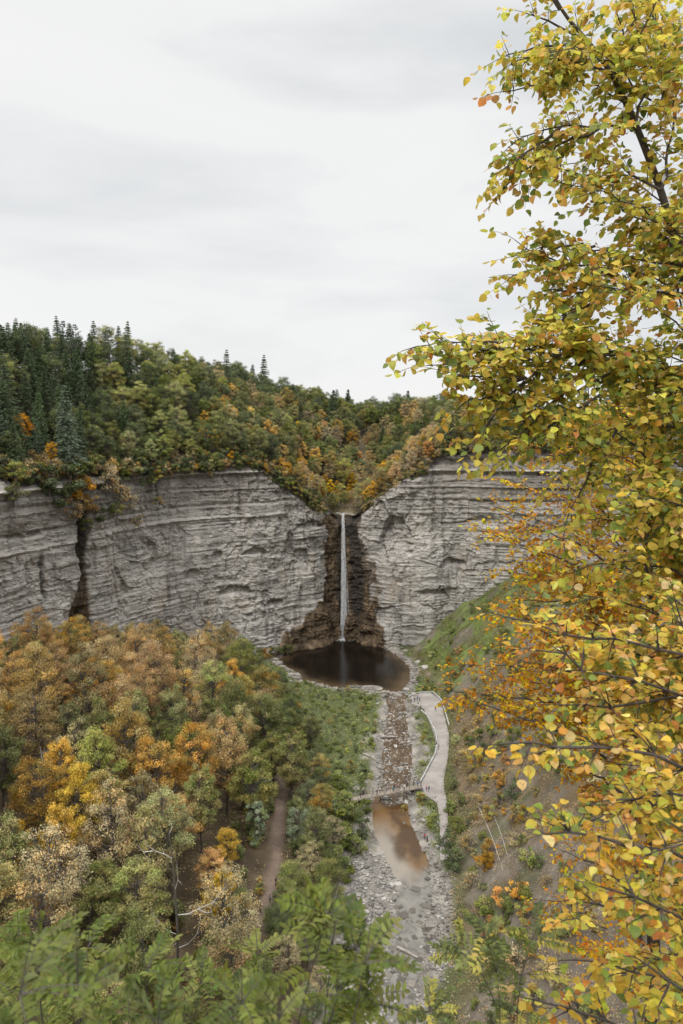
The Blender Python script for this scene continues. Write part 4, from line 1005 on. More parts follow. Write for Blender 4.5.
# --- build them: first of a kind links its meshes, every further one is a copy
ORD = ['', 'second ', 'third ', 'fourth ', 'fifth ', 'sixth ', 'seventh ', 'eighth ']
cnt = {}
for p in PLANTS:
    if p['label'] is None: cnt.setdefault((p['k'], p['zone']), []).append(p)
for (k, zone), L in cnt.items():
    w_ = SPEC[k]['word']
    L.sort(key=lambda p: proj(p['x'], p['y'], p['z'])[0])
    for i, p in enumerate(L):
        if len(L) == 1: p['label'] = f"only {w_} {zone}"
        elif len(L) <= 8:
            o = 'leftmost ' if i == 0 else 'rightmost ' if i == len(L) - 1 else ORD[i]
            p['label'] = f"{o}{w_} " + ('from the left ' if 0 < i < len(L) - 1 else '') + zone
        else: p['label'] = f"{w_} {zone}"; 
        p['group'] = f"{w_}s {zone}"[:80]
PROTO = {}
for i, p in enumerate(PLANTS):
    sp = SPEC[p['k']]; v = int(R2.integers(len(sp['gens']))); tk, cr = sp['gens'][v]; s = p['s']
    if (p['k'], v) not in PROTO:
        root = bpy.data.objects.new(sp['nice'], None); COL.objects.link(root); t_ = link('trunk', tk, root); c_ = link('crown', cr, root); PROTO[(p['k'], v)] = (root, t_, c_)
    else:
        r0, t0, c0_ = PROTO[(p['k'], v)]; root = r0.copy(); COL.objects.link(root)
        for ch in (t0, c0_):
            c2 = ch.copy(); COL.objects.link(c2); c2.parent = root
    root.empty_display_size = .5
    root.location = (p['x'], p['y'], p['z']); root.rotation_euler = (R2.normal(0, .035), R2.normal(0, .035), R2.uniform(0, 6.28))
    ss = p['ss'] or ((.92, .92, R2.uniform(1.05, 1.4)) if 'left-hand wood' in p['zone'] or 'upper wood' in p['zone'] else (1, 1, R2.uniform(.9, 1.2))); root.scale = (s * ss[0], s * ss[1], s * ss[2])
    tag(root, p['label'], sp['cat'], p.get('group'))

# --- ground cover
def cover(name, pts, cols, size, label, cat, spread=.6, per=5, hgt=.5, asp=.6):
    r = np.random.default_rng(len(pts)); P = np.repeat(np.asarray(pts), per, 0) + r.normal(0, 1, (len(pts) * per, 3)) * [spread, spread, 0]
    P[:, 2] += r.uniform(0, hgt, len(P)); g = np.repeat(r.integers(0, 999, len(pts)), per)
    V, T = quads_at(P, r.normal(0, .7, (len(P), 3)) + [0, 0, .8], size * r.uniform(.5, 1.3, len(P)), asp, r)
    C = colvar(cols, len(P), r, g, .25)
    return tag(link(name, mesh_from(name, V, [T], M_LEAF, None, np.repeat(C, 4, 0))), label, cat, kind='stuff')
def sample(n, boxr, okv, zf):
    X = RNG.uniform(boxr[0], boxr[1], n); Y = RNG.uniform(boxr[2], boxr[3], n); k = okv(X, Y); X, Y = X[k], Y[k]
    return np.stack([X, Y, zf(X.copy(), Y.copy())], 1)
def okflat(X, Y):
    return ((X > FL(Y) - 4) & (X < FR(Y) + 1) & ~inside(X, Y, RIVER) & ~inside(X, Y, POOL) & ~inside(X, Y, PATHP) & (segdist(X, Y, RIVER[::2], True) > 2 + 2.2 * vn(X / 4, Y / 4)) &
            (segdist(X, Y, POOL, True) > 3 + 1.5 * vn(X / 4, Y / 4)) & (segdist(X, Y, PATHP, True) > .7) & (Y > 170) & (vn(X / 5, Y / 5, 0, 99) > -.55))
cover('riverside_herbage', sample(26000, (-35, 60, 170, 335), okflat, zval), CG['green'] + CG['olive'][:2] + CG['sage'][:1] + CG['lime'][:1], .42, 'low green herbage covering the flat beside the stream', 'undergrowth', .5, 4, .7)
def okslope(X, Y): return inside(X, Y, POLY) & (X < FL(Y) + 1) & (vn(X / 6, Y / 6, 0, 98) > -.3) & (segdist(X, Y, TRAIL) > 1.8)
cover('woodland_undergrowth', sample(26000, (-140, 30, 60, 340), okslope, zval), CG['olive'] + CG['tan'] + CG['rust'][:2] + CG['green'][:2], .45, 'undergrowth and fallen leaves beneath the left-hand wood', 'undergrowth', .6, 4, 1.0)
def okturf(X, Y): return inside(X, Y, POLY) & (X > FR(Y) + .5) & (Y > 250) & (fbm(X / 6, Y / 14, 0, 97) > -.12)
cover('slope_grass', sample(26000, (15, 110, 250, 345), okturf, zval), [(.15, .20, .055), (.19, .23, .07), (.13, .17, .05), (.26, .22, .10), (.10, .12, .045)], .62, 'green grass on the talus right of the falls', 'grass', .6, 4, .5, .35)
def okscr(X, Y): return inside(X, Y, POLY) & (X > FR(Y) - 2.5) & (Y < 262) & (segdist(X, Y, RIVER[::2], True) > 2.5) & (segdist(X, Y, PATHP, True) > .8) & ~inside(X, Y, PATHP) & (fbm(X / 5, Y / 12, 0, 96) > -.18)
cover('slope_brush', sample(60000, (5, 125, 70, 262), okscr, zval), CG['tan'] + CG['rust'] + CG['olive'] + CG['orange'][:1] + CG['green'][:1], .34, 'low rusty brush scattered over the right scree slope', 'undergrowth', .5, 5, 1.1)
def okpl(X, Y): return ~inside(X, Y, POLY) & (segdist(X, Y, RIMC) < 60)
cover('forest_floor', sample(14000, (-180, 170, 200, 520), okpl, lambda X, Y: plateau(X, Y)), CG['olive'] + CG['tan'] + CG['green'][:2] + CG['rust'][:1], .7, 'bushy forest floor on the plateau and ravine sides', 'undergrowth', .8, 4, 1.4)
# tufts growing on the cliff ledges

def okfar(X, Y): return (np.abs(X) < .42 * Y) & ~INS(X, Y)
cover('distant_woods', sample(9000, (-420, 420, 600, 900), okfar, lambda X, Y: plateau(X, Y)), CG['green'] + CG['olive'][:2] + CG['darkgreen'], 2.6, 'far wood along the skyline behind the ravine', 'wood', 2.5, 8, 17, .7)
def oked(X, Y): return (segdist(X, Y, PATHP, True) < 1.3) & ~(inside(X, Y, PATHP) & (segdist(X, Y, PATHP, True) > .45)) & (vn(X / 2.5, Y / 2.5, 0, 120) > -.2)
cover('path_edge_grass', sample(30000, (15, 52, 175, 290), oked, zval), CG['green'] + CG['olive'][:2], .3, 'ragged grass along the edges of the footpath', 'grass', .2, 3, .35)

# ------------------------------------------------------------------ footbridge
def local(mb_pts, o): return np.asarray(mb_pts) - o
ZB = 3.3
A = at_z(351, 799.5, ZB); B = at_z(420, 786, ZB); U = (B - A); LB = np.linalg.norm(U); U /= LB; Wv = np.array([-U[1], U[0], 0])
root = link('footbridge', None, None, A); tag(root, 'long low wooden footbridge crowded with people crossing the stream', 'bridge')
ang = math.atan2(U[1], U[0]); wood = (.27, .23, .19, 1); wood2 = (.30, .26, .21, 1)
mb = MB(); n = int(LB / .32)
for i in range(n):
    p = U * (i + .5) * LB / n; mb.box(p + [0, 0, RNG.uniform(-.01, .01)], (.29, 2.2, .07), ang, tuple(np.array(wood[:3]) * RNG.uniform(.8, 1.2)) + (1,))
mb.build('deck', M_PAINT, root)
for sgn in (-1, 1):
    mb = MB(); mb.tube([Wv * sgn * .9 + [0, 0, -.24], U * LB + Wv * sgn * .9 + [0, 0, -.24]], .17, 4, wood2); mb.build('girder', M_PAINT, root)
    mb = MB(); k = int(LB / 1.9)
    for i in range(k + 1): mb.box(U * i * LB / k + Wv * sgn * 1.02 + [0, 0, .5], (.10, .10, 1.05), ang, wood2)
    for h in (1.04, .68, .32): mb.tube([Wv * sgn * 1.02 + [0, 0, h], U * LB + Wv * sgn * 1.02 + [0, 0, h]], .045, 4, wood)
    mb.build('railing', M_PAINT, root)
for f in (.13, .43):
    mb = MB()
    for sgn in (-1, 1): mb.tube([U * LB * f + Wv * sgn * .8 + [0, 0, -.3], U * LB * f + Wv * sgn * .95 + [0, 0, -ZB - .2]], .16, 6, (.12, .10, .085, 1))
    mb.tube([U * LB * f - Wv * 1.1 + [0, 0, -.5], U * LB * f + Wv * 1.1 + [0, 0, -.5]], .14, 4, (.14, .12, .10, 1)); mb.build('pier', M_PAINT, root)
mb = MB()
for q in range(26):
    mb.box(U * (LB * .88 + RNG.uniform(0, 3.2)) + Wv * RNG.uniform(-1.0, 1.0) + [0, 0, -.55 - .38 * (q % 7)], (.95, .8, .42), ang + RNG.normal(0, .1), (.16, .15, .13, 1), .06)
mb.build('abutment', M_ROCK, root)
# low dry-stone walls beside the footpath
def stonewall(pix, lab):
    P = np.array([at_z(x, y, PZ_) for x, y in pix]); seg = np.concatenate([[0], np.cumsum(np.linalg.norm(np.diff(P, axis=0), axis=1))]); n = int(seg[-1] / .6); mb = MB()
    for r_ in range(2):
        for i in range(n):
            s = (i + .5 * r_) * seg[-1] / n; q = np.array([np.interp(s, seg, P[:, k]) for k in range(3)]); q2 = np.array([np.interp(s + .3, seg, P[:, k]) for k in range(3)])
            a = math.atan2(q2[1] - q[1], q2[0] - q[0]); g = RNG.uniform(.24, .42)
            mb.box(q - P[0] + [0, 0, .16 + .3 * r_], (.56, .45, .29), a + RNG.normal(0, .06), (g * 1.02, g, g * .95, 1), .05)
    tag(mb.build('stone_wall', M_ROCK, None, P[0]), lab, 'wall')
stonewall([(421, 711), (427, 716), (431, 724), (436, 734), (437, 745), (435, 755), (429, 766), (424, 776), (420, 783)], 'low stone wall along the stream side of the footpath')
stonewall([(409, 697), (420, 693), (433, 693), (441, 700), (445, 712), (449, 726)], 'low curved stone wall round the far apron of the footpath')

# ------------------------------------------------------------------ people
def person_mesh(pose):
    e = []; v = []; r = []
    def add(p, rad, par=None):
        v.append(p); r.append(rad)
        if par is not None: e.append((par, len(v) - 1))
        return len(v) - 1
    st = .16 if pose == 'walk' else .03
    pel = add((0, 0, .93), .15); wst = add((0, 0, 1.10), .125, pel); ch = add((0, .01, 1.32), .155, wst); nk = add((0, .01, 1.48), .062, ch); hd = add((0, .02, 1.60), .088, nk); add((0, .015, 1.71), .085, hd); add((0, .12, 1.615), .018, hd)
    for s in (-1, 1):
        d = s * st
        hp = add((s * .09, 0, .86), .092, pel); kn = add((s * .10, d + .02, .48), .06, hp); an = add((s * .10, d * 1.8 - .02, .09), .042, kn); add((s * .11, d * 1.8 + .14, .03), .038, an)
        sh = add((s * .19, .01, 1.40), .062, ch)
        if pose == 'lean': el = add((s * .24, .16, 1.16), .044, sh); ha = add((s * .15, .40, 1.10), .032, el)
        else: el = add((s * .25, -d * .5, 1.14), .044, sh); ha = add((s * .26, -d + .06, .90), .032, el)
        add((s * .255 if pose != 'lean' else s * .13, -d + .10 if pose != 'lean' else .47, .82 if pose != 'lean' else 1.10), .028, ha)
    me = bpy.data.meshes.new('body'); me.from_pydata(v, e, []); ob = bpy.data.objects.new('tmp', me); COL.objects.link(ob)
    m = ob.modifiers.new('s', 'SKIN'); m.use_smooth_shade = True
    for i, q in enumerate(me.skin_vertices[0].data): q.radius = (r[i], r[i] * (.72 if i in (0, 1, 2) else 1)); q.use_root = (i == 0)
    m2 = ob.modifiers.new('d', 'SUBSURF'); m2.levels = 1
    dg = bpy.context.evaluated_depsgraph_get(); out = bpy.data.meshes.new_from_object(ob.evaluated_get(dg)); bpy.data.objects.remove(ob); out.materials.clear(); return out
M_CLOTH = attrmat('plain_cloth', 8, .9, .15, .1, .01)
BODY = {k: person_mesh(k) for k in ('stand', 'walk', 'lean')}
def person(P, face, pose, shirt, pants, hair, label, group=None, s=1.0):
    me = BODY[pose].copy(); n = len(me.vertices); co = np.zeros(n * 3, np.float32); me.vertices.foreach_get('co', co); co = co.reshape(-1, 3)
    C = np.ones((n, 4)); z = co[:, 2]; C[:, :3] = np.array(shirt)
    C[z < .95, :3] = pants; hand = (z > .75) & (np.abs(co[:, 0]) > .2) & (z < .90); C[hand, :3] = (.45, .27, .2); C[(z < .09), :3] = (.04, .035, .03)
    C[z > 1.47, :3] = (.45, .28, .21)
    if pose == 'lean': C[(co[:, 1] > .40) & (z > 1), :3] = (.45, .27, .2)
    a = me.color_attributes.new('Col', 'FLOAT_COLOR', 'POINT'); a.data.foreach_set('color', C.astype(np.float32).reshape(-1)); me.materials.append(M_CLOTH)
    o = link('person', me, None, P); o.rotation_euler = (0, 0, face); o.scale = (s * 1.12, s * 1.12, s * 1.12)
    mb = MB(); th = np.linspace(0, 2 * math.pi, 11)[:-1]; rings = []
    for f, h in ((.112, 1.56), (.122, 1.66), (.108, 1.75), (.06, 1.80)): rings.append(np.stack([np.cos(th) * f, np.sin(th) * f * .95 - .02 - .03 * (h < 1.6), np.full(10, h) + .07 * (np.sin(th) > .2) * (h < 1.6)], 1))
    V = np.vstack(rings + [np.array([[0, -.02, 1.815]])]); Q = [[a_ * 10 + i, a_ * 10 + (i + 1) % 10, a_ * 10 + 10 + (i + 1) % 10, a_ * 10 + 10 + i] for a_ in range(3) for i in range(10)]; T = [[30 + i, 30 + (i + 1) % 10, 40] for i in range(10)]
    mb.add(V, Q, T, tuple(hair) + (1,)); mb.build('hair', M_CLOTH, o, None, True)
    tag(o, label, 'person', group)
SH = {'black': (.02, .02, .022), 'navy': (.03, .04, .09), 'red': (.45, .04, .04), 'grey': (.2, .2, .2), 'white': (.7, .7, .68), 'maroon': (.16, .03, .04), 'blue': (.07, .16, .38), 'olive': (.1, .1, .05), 'pink': (.6, .2, .26), 'tan': (.4, .3, .19), 'purple': (.15, .07, .2), 'teal': (.05, .2, .22)}
HA = [(.02, .015, .012), (.07, .04, .025), (.25, .17, .09), (.03, .02, .018)]
bx = [359.6, 363.3, 366.2, 372.8, 375.7, 380, 383.4, 386.7, 391.8, 394.5, 397, 399.9, 403, 407.2, 409.4, 413.8, 416.5]
bc = ['black', 'navy', 'maroon', 'purple', 'black', 'white', 'tan', 'grey', 'teal', 'navy', 'maroon', 'black', 'white', 'navy', 'olive', 'black', 'blue']
oa = math.atan2(U[1], U[0])
ords = 'first second third fourth fifth sixth seventh eighth ninth tenth eleventh twelfth thirteenth fourteenth fifteenth sixteenth seventeenth'.split()
for i, (x, c) in enumerate(zip(bx, bc)):
    f = (x - 351) / 69; w_ = [(-.55), .5, -.1, .35][i % 4]; P = A + U * LB * f + Wv * w_ + [0, 0, .045]; pose = ['lean', 'stand', 'walk', 'stand'][i % 4]
    person(P, oa + (math.pi if pose == 'lean' else [0, 2.0, -1.57, 1.3][i % 4]), pose, SH[c], SH[['navy', 'black', 'grey', 'navy'][i % 4]], HA[i % 4], f"person in {c} top on the footbridge, {ords[i]} from its left end", 'people crossing the footbridge', RNG.uniform(.94, 1.04))
for x, y, c, pose, fa, lab in [(421, 789, 'black', 'walk', 1.2, 'person in black stepping off the right end of the footbridge'), (426.5, 791, 'pink', 'stand', 2.5, 'person in pink top on the path just past the footbridge'),
                               (428.8, 792, 'navy', 'walk', .4, 'person in navy right of the one in pink, near the footbridge'), (436.6, 746, 'black', 'stand', 1.9, 'person in black beside the stone wall at the path bend'),
                               (438.8, 750, 'maroon', 'stand', 1.2, 'person in maroon just below the one in black at the path bend'), (414.5, 702, 'black', 'stand', .3, 'person in black at the far left of the viewing apron'),
                               (417.5, 701, 'blue', 'stand', -.3, 'person in blue in the cluster on the viewing apron'), (419.6, 702, 'grey', 'stand', .8, 'person in grey, rightmost in the cluster on the viewing apron'),
                               (411, 703.5, 'navy', 'stand', .2, 'person in navy at the tip of the viewing apron by the stream'), (420.8, 710, 'olive', 'walk', 2.9, 'person in olive walking down from the apron cluster'),
                               (435.5, 711, 'black', 'walk', 2.6, 'person in black alone on the right of the viewing apron')]:
    p = at_z(x, y, PZ_ + .03); person(p, fa, pose, SH[c], SH['navy'], HA[int(x) % 4], lab, 'people on the footpath')
for x, y, c, pose, lab in [(424.8, 839, 'red', 'walk', 'person in red on the cobbled bank below the footbridge'), (427.2, 842, 'navy', 'stand', 'person in navy beside the one in red on the cobbled bank')]:
    p = at_z(x, y, 1.2); p[2] = zval(p[0:1].copy(), p[1:2].copy())[0]; person(p, .5, pose, SH[c], SH['black'], HA[0], lab, 'people on the cobbled bank')
for x, y, c, pose, lab in [(276, 886, 'black', 'walk', 'person in black highest up the bare trail in the wood'), (270, 903, 'grey', 'walk', 'person in grey midway down the bare trail in the wood'),
                           (256.5, 914, 'navy', 'stand', 'person in navy, left of the lowest pair on the bare trail'), (260.5, 914, 'black', 'stand', 'person in black, right of the lowest pair on the bare trail')]:
    p = hit(x, y); p[2] = zval(p[0:1].copy(), p[1:2].copy())[0]; person(p, .2, pose, SH[c], SH['black'], HA[1], lab, 'people on the bare trail')

# ------------------------------------------------------------------ dead trees
bs = hit(176, 985); Yc = bs[1]
root = link('dead_tree', None, None, bs); tag(root, 'dead white snag with crooked bare limbs rising above the left-hand trees', 'tree')
def pl(pts, dy=0): return np.array([at_Y(x, y, Yc + dy * (i / max(1, len(pts) - 1))) for i, (x, y) in enumerate(pts)]) - bs
mb = MB(); mb.tube(np.vstack([[[0, 0, -.5]], pl([(178, 950), (177, 920), (175, 890), (173, 862), (170, 840), (168, 824)])]), [.30, .24, .21, .18, .14, .09, .04], 7, None, True); mb.build('trunk', M_BARK, root)
for pts, dy in [([(172.5, 859), (164, 854), (155, 851), (147, 845), (143, 838)], -2), ([(153, 851), (144, 852), (138, 846)], -1), ([(176, 934), (168, 931), (160, 924), (152, 912), (150, 905)], -2.5), ([(176, 915), (188, 914), (200, 908), (212, 903), (222, 892), (225, 886)], 1.5),
                ([(178, 948), (188, 944), (197, 934), (200, 920)], -2), ([(178, 942), (170, 948), (164, 945)], 1), ([(175, 890), (178, 880), (177, 868)], -1), ([(198, 909), (206, 913), (212, 912)], 1), ([(169, 834), (172, 828), (171, 822)], .5)]:
    mb = MB(); q = pl(pts, dy); mb.tube(q, np.linspace(.085, .022, len(q)), 6, None, True)
    for k in range(1, len(q)):
        d = RNG.normal(0, .4, 3); mb.tube([q[k], q[k] + d * .7 + [0, 0, .3], q[k] + d * 1.4 + [0, 0, .35]], [.03, .02, .008], 4)
    mb.build('branch', M_SNAG, root)
bs2 = hit(160, 1000)
def bare_pole(P0, P1, r, name, lab, mat=M_SNAG, twigs=4):
    mb = MB(); t = np.linspace(0, 1, 9)[:, None]; q = (P1 - P0) * t; q[:, 2] += .25 * np.sin(t[:, 0] * 5); q[:, 0] += .45 * np.sin(t[:, 0] * 3.1); mb.tube(q, np.linspace(r, r * .35, 9), 6, None, True)
    for k in range(twigs):
        a = q[4 + k % 4]; d = RNG.normal(0, 1, 3); mb.tube([a, a + d * .8, a + d * 1.8 + [0, 0, .4]], [r * .3, r * .2, .01], 4)
    tag(mb.build(name, mat, None, P0), lab, 'tree' if name == 'dead_tree' else 'log')
for (x0, y0, x1, y1, r, lab) in [(503, 872, 474, 801, .07, 'long thin bleached trunk leaning on the right slope, lower left of its pair'), (509, 862, 487, 806, .06, 'thin bleached trunk leaning on the right slope, upper right of its pair')]:
    a = hit(x0, y0); b = hit(x1, y1); b = b + [0, 0, 1.2]; bare_pole(a, b, r, 'fallen_trunk', lab)
for (x, y, h, lab) in [(44, 800, 13, 'bare pale-grey trunk standing between the trees at the far left'), (98, 800, 11, 'slim bare grey trunk below the tall yellow-green tree'), (255, 830, 9, 'thin bare sapling left of the grey willows')]:
    a = hit(x, y); bare_pole(a, a + np.array([RNG.uniform(-.6, 1.8), 0, h]), .16, 'dead_tree', lab, M_SNAG, 9)

# ------------------------------------------------------------------ near trees: leaves modelled one by one
LT = np.array([(0, 0, 0), (.10, .30, .05), (.38, .46, .09), (.70, .33, .03), (1, 0, -.14), (.70, -.33, .03), (.38, -.46, .09), (.10, -.30, .05), (.38, 0, 0), (.70, 0, -.04)])
LQ = np.array([[0, 8, 2, 1], [8, 9, 3, 2], [0, 7, 6, 8], [8, 6, 5, 9]]); LTt = np.array([[9, 4, 3], [9, 5, 4]])
class Leaves:
    def __init__(s): s.P = []; s.A = []; s.N = []; s.S = []; s.C = []
    def add(s, P, A, N_, S, C): s.P.append(P); s.A.append(A); s.N.append(N_); s.S.append(S); s.C.append(C)
    def mesh(s, name, width=1.0):
        P = np.vstack(s.P); A = np.vstack(s.A); N_ = np.vstack(s.N); S = np.concatenate(s.S); C = np.vstack(s.C)
        A /= np.linalg.norm(A, axis=1)[:, None]; N_ = N_ - (N_ * A).sum(1)[:, None] * A; N_ /= np.linalg.norm(N_, axis=1)[:, None] + 1e-9; B_ = np.cross(N_, A); n = len(P)
        cur = RNG.uniform(-.6, 2.2, (n, 1, 1)); wd = RNG.uniform(.8, 1.1, (n, 1, 1)) * width
        L = LT[None, :, :]
        V = P[:, None, :] + S[:, None, None] * (A[:, None, :] * L[..., 0:1] + B_[:, None, :] * L[..., 1:2] * wd + N_[:, None, :] * L[..., 2:3] * cur)
        i = np.arange(n)[:, None, None] * 10
        Cc = np.repeat(np.hstack([C, np.ones((n, 1))])[:, None, :], 10, 1); edge = RNG.uniform(.75, 1.15, (n, 1, 1)); Cc[:, 1:8, :3] *= edge
        return mesh_from(name, V.reshape(-1, 3), [(LQ[None] + i).reshape(-1, 4), (LTt[None] + i).reshape(-1, 3)], M_NEAR, None, Cc.reshape(-1, 4), True)
PAL = dict(
    yg=[(.68, .57, .07), (.76, .58, .08), (.56, .54, .08), (.42, .45, .06), (.78, .58, .09), (.70, .50, .08)],
    green=[(.22, .29, .055), (.28, .34, .07), (.18, .25, .055)],
    gold=[(.70, .43, .05), (.64, .37, .045), (.74, .48, .07), (.66, .48, .06)],
    peach=[(.82, .50, .20), (.80, .45, .12), (.82, .58, .26), (.74, .40, .12), (.80, .52, .14)],
    orange=[(.62, .24, .04), (.52, .20, .05), (.66, .32, .06)],
    rust=[(.42, .20, .06), (.34, .17, .06), (.48, .28, .08)],
)
def leafcols(n, w_):
    ks = list(w_); pr = np.array([w_[k] for k in ks], float); pr /= pr.sum(); out = np.zeros((n, 3)); main = RNG.choice(len(ks), p=pr)
    for i in range(n):
        k = ks[main] if RNG.random() < .45 else ks[RNG.choice(len(ks), p=pr)]; p = PAL[k]; out[i] = p[RNG.integers(len(p))]
    return np.clip(out * RNG.lognormal(0, .2, (n, 1)) * RNG.normal(1, .05, (n, 3)), .01, .85)
def grow(limb, wd, lv, wfun, r0, r1, leaf=.065, step=.075, tl=(.22, .5), dens=.032, t0=.12, droop=.12, sub=True, flat=1.0):
    limb = np.asarray(limb, float); seg = np.concatenate([[0], np.cumsum(np.linalg.norm(np.diff(limb, axis=0), axis=1))]); m = max(6, int(seg[-1] / .12)); ss = np.linspace(0, seg[-1], m)
    q = np.stack([np.interp(ss, seg, limb[:, i]) for i in range(3)], 1)
    for _ in range(3): q[1:-1] = (q[:-2] + 2 * q[1:-1] + q[2:]) / 4
    q[1:-1] += RNG.normal(0, .012, (m - 2, 3)); wd.tube(q, np.linspace(r0, r1, m), 6, None)
    L = seg[-1]; s = L * t0
    def twig(p, d, ln, depth):
        k = 6; tt = np.linspace(0, 1, k); side = RNG.normal(0, .12, 3)
        tw = p + d * (ln * tt)[:, None] + np.array([0, 0, -droop]) * (ln * tt ** 2)[:, None] + side * (ln * tt ** 2)[:, None]
        wd.tube(tw, np.linspace(.0042 if depth == 0 else .0028, .0012, k), 3, None)
        nl = max(3, int(ln / dens)); u = np.linspace(.12, 1.0, nl) + RNG.normal(0, .02, nl)
        P = np.stack([np.interp(u, tt, tw[:, i]) for i in range(3)], 1); dd = tw[-1] - tw[0]; dd /= np.linalg.norm(dd)
        sd = np.cross(dd, [0, 0, 1.]); sd /= np.linalg.norm(sd) + 1e-6; alt = np.where(np.arange(nl) % 2 == 0, 1, -1)[:, None]
        Av = dd * .7 + sd * alt * .8 + RNG.normal(0, .35, (nl, 3)) + [0, 0, -.35 * flat]; Nv = np.array([0, -.25 if flat > .9 else .1, 1.]) + RNG.normal(0, .55 * flat, (nl, 3))
        pet = .018 * Av / np.linalg.norm(Av, axis=1)[:, None]
        px, py = proj(*P[0]); lv.add(P + pet, Av, Nv, leaf * RNG.uniform(.6, 1.25, nl), leafcols(nl, wfun(px, py)))
        if sub and depth == 0 and ln > .25:
            for f in (.35, .65):
                if RNG.random() < .75:
                    j = np.array([np.interp(f, tt, tw[:, i]) for i in range(3)]); d2 = dd * .7 + sd * RNG.choice([-1, 1]) * .7 + RNG.normal(0, .25, 3); d2 /= np.linalg.norm(d2); twig(j, d2, ln * .5, 1)
    while s < L:
        j = min(m - 2, int(s / L * (m - 1))); d0 = q[j + 1] - q[j]; d0 /= np.linalg.norm(d0) + 1e-9
        rn = RNG.normal(0, 1, 3); rn -= (rn @ d0) * d0; rn /= np.linalg.norm(rn); d = d0 * .55 + rn * .8 + [0, 0, .05]; d /= np.linalg.norm(d)
        twig(q[j], d, RNG.uniform(*tl) * (1 - .45 * s / L), 0); s += step * RNG.uniform(.6, 1.4)
    twig(q[-1], (q[-1] - q[-2]) / np.linalg.norm(q[-1] - q[-2]), tl[0], 1)
def D(pts, d): 
    n = len(pts); return [at_d(x, y, d if np.isscalar(d) else d[0] + (d[1] - d[0]) * i / (n - 1)) for i, (x, y) in enumerate(pts)]

# -- the big yellow-green tree at the right
wd, lv = MB(), Leaves()
def wA(px, py):
    if py < 90: return dict(yg=6, green=1.5, gold=1.2, peach=.3)
    if py < 330: return dict(yg=6, green=1.6, gold=1, orange=.6, peach=.7)
    if py < 560: return dict(yg=6.5, green=2.2, gold=1.2, orange=.25, peach=.3)
    return dict(yg=4.5, green=1.6, gold=3, orange=.5, peach=.4)
TR = D([(770, 1100), (742, 800), (728, 600), (712, 450), (683, 265), (661, 190), (636, 125), (613, 75), (591, 45), (560, 10), (535, -50)], (6.6, 5.7))
gx, gy = TR[0][0], TR[0][1]; gz = float(valley(np.array([gx]), np.array([gy]))[0])
TRK = [np.array([gx + .2, gy, gz - .6]), np.array([gx + .1, gy, (gz + TR[0][2]) / 2])] + TR
tk = np.array(TRK); kk = len(tk); rr = np.concatenate([[.14, .12], np.array([.10, .08, .065, .05, .036, .031, .027, .022, .018, .012, .006])])
seg = np.arange(kk); ss = np.linspace(0, kk - 1, 70); q = np.stack([np.interp(ss, seg, tk[:, i]) for i in range(3)], 1)
for _ in range(4): q[1:-1] = (q[:-2] + 2 * q[1:-1] + q[2:]) / 4
wd.tube(q, np.interp(ss, seg, rr), 9)
LIMBS = [
    ([(613, 75), (585, 62), (555, 55), (525, 58), (505, 68)], (5.8, 5.4)), ([(591, 45), (565, 25), (540, 15), (522, 12)], (5.8, 5.9)), ([(560, 10), (545, -10), (530, -30)], (5.8, 5.7)),
    ([(636, 125), (600, 128), (562, 126), (530, 130), (508, 148)], (5.9, 5.5)), ([(562, 126), (540, 145), (515, 160), (500, 172)], (5.6, 5.3)), ([(661, 190), (625, 165), (590, 155), (560, 165)], (6, 6.3)),
    ([(683, 265), (640, 262), (595, 246), (550, 246), (515, 256)], (6.1, 5.6)), ([(690, 300), (645, 288), (600, 295), (555, 318), (520, 335)], (6.1, 5.7)), ([(600, 295), (570, 290), (540, 292)], (5.9, 5.5)),
    ([(712, 430), (683, 380), (641, 357), (601, 350), (561, 355), (526, 378), (503, 400), (488, 422)], (6.2, 5.0)), ([(561, 355), (520, 348), (475, 350), (435, 350)], (5.5, 5.1)), ([(526, 378), (500, 378), (470, 376), (448, 372)], (5.3, 5.0)),
    ([(601, 350), (560, 380), (530, 420), (505, 448)], (5.6, 5.2)), ([(712, 450), (665, 420), (620, 425), (575, 445), (553, 480)], (6.2, 5.6)), ([(620, 425), (590, 470), (565, 520), (558, 555)], (5.9, 5.6)),
    ([(720, 560), (680, 525), (645, 499), (615, 461), (590, 440), (560, 436)], (6.3, 5.6)), ([(722, 600), (683, 574), (640, 560), (595, 562), (563, 575)], (6.3, 5.8)), ([(726, 640), (690, 622), (655, 615), (605, 592), (560, 605)], (6.3, 5.6)),
    ([(655, 615), (640, 560), (655, 500), (680, 440)], (6.1, 6.0)), ([(728, 700), (670, 640), (610, 650), (565, 655)], (6.3, 5.4)), ([(661, 190), (676, 120), (668, 60), (652, -10)], (6, 6.2)), ([(636, 125), (652, 70), (633, 20), (622, -30)], (5.9, 5.8)),
    ([(613, 75), (640, 40), (660, -10)], (5.9, 5.6)), ([(712, 300), (690, 180), (700, 80), (690, -20)], (6.4, 6.4)), ([(683, 265), (655, 225), (620, 205), (585, 208)], (6.1, 6.4)),
    ([(736, 760), (690, 730), (640, 720), (590, 735), (560, 750)], (6.3, 5.2)), ([(738, 820), (690, 800), (640, 805), (590, 820), (566, 830)], (6.3, 5.0)), ([(742, 900), (690, 880), (640, 890), (590, 905), (565, 920)], (6.3, 5.0)), ([(745, 960), (690, 950), (640, 965), (590, 990)], (6.3, 5.0))]
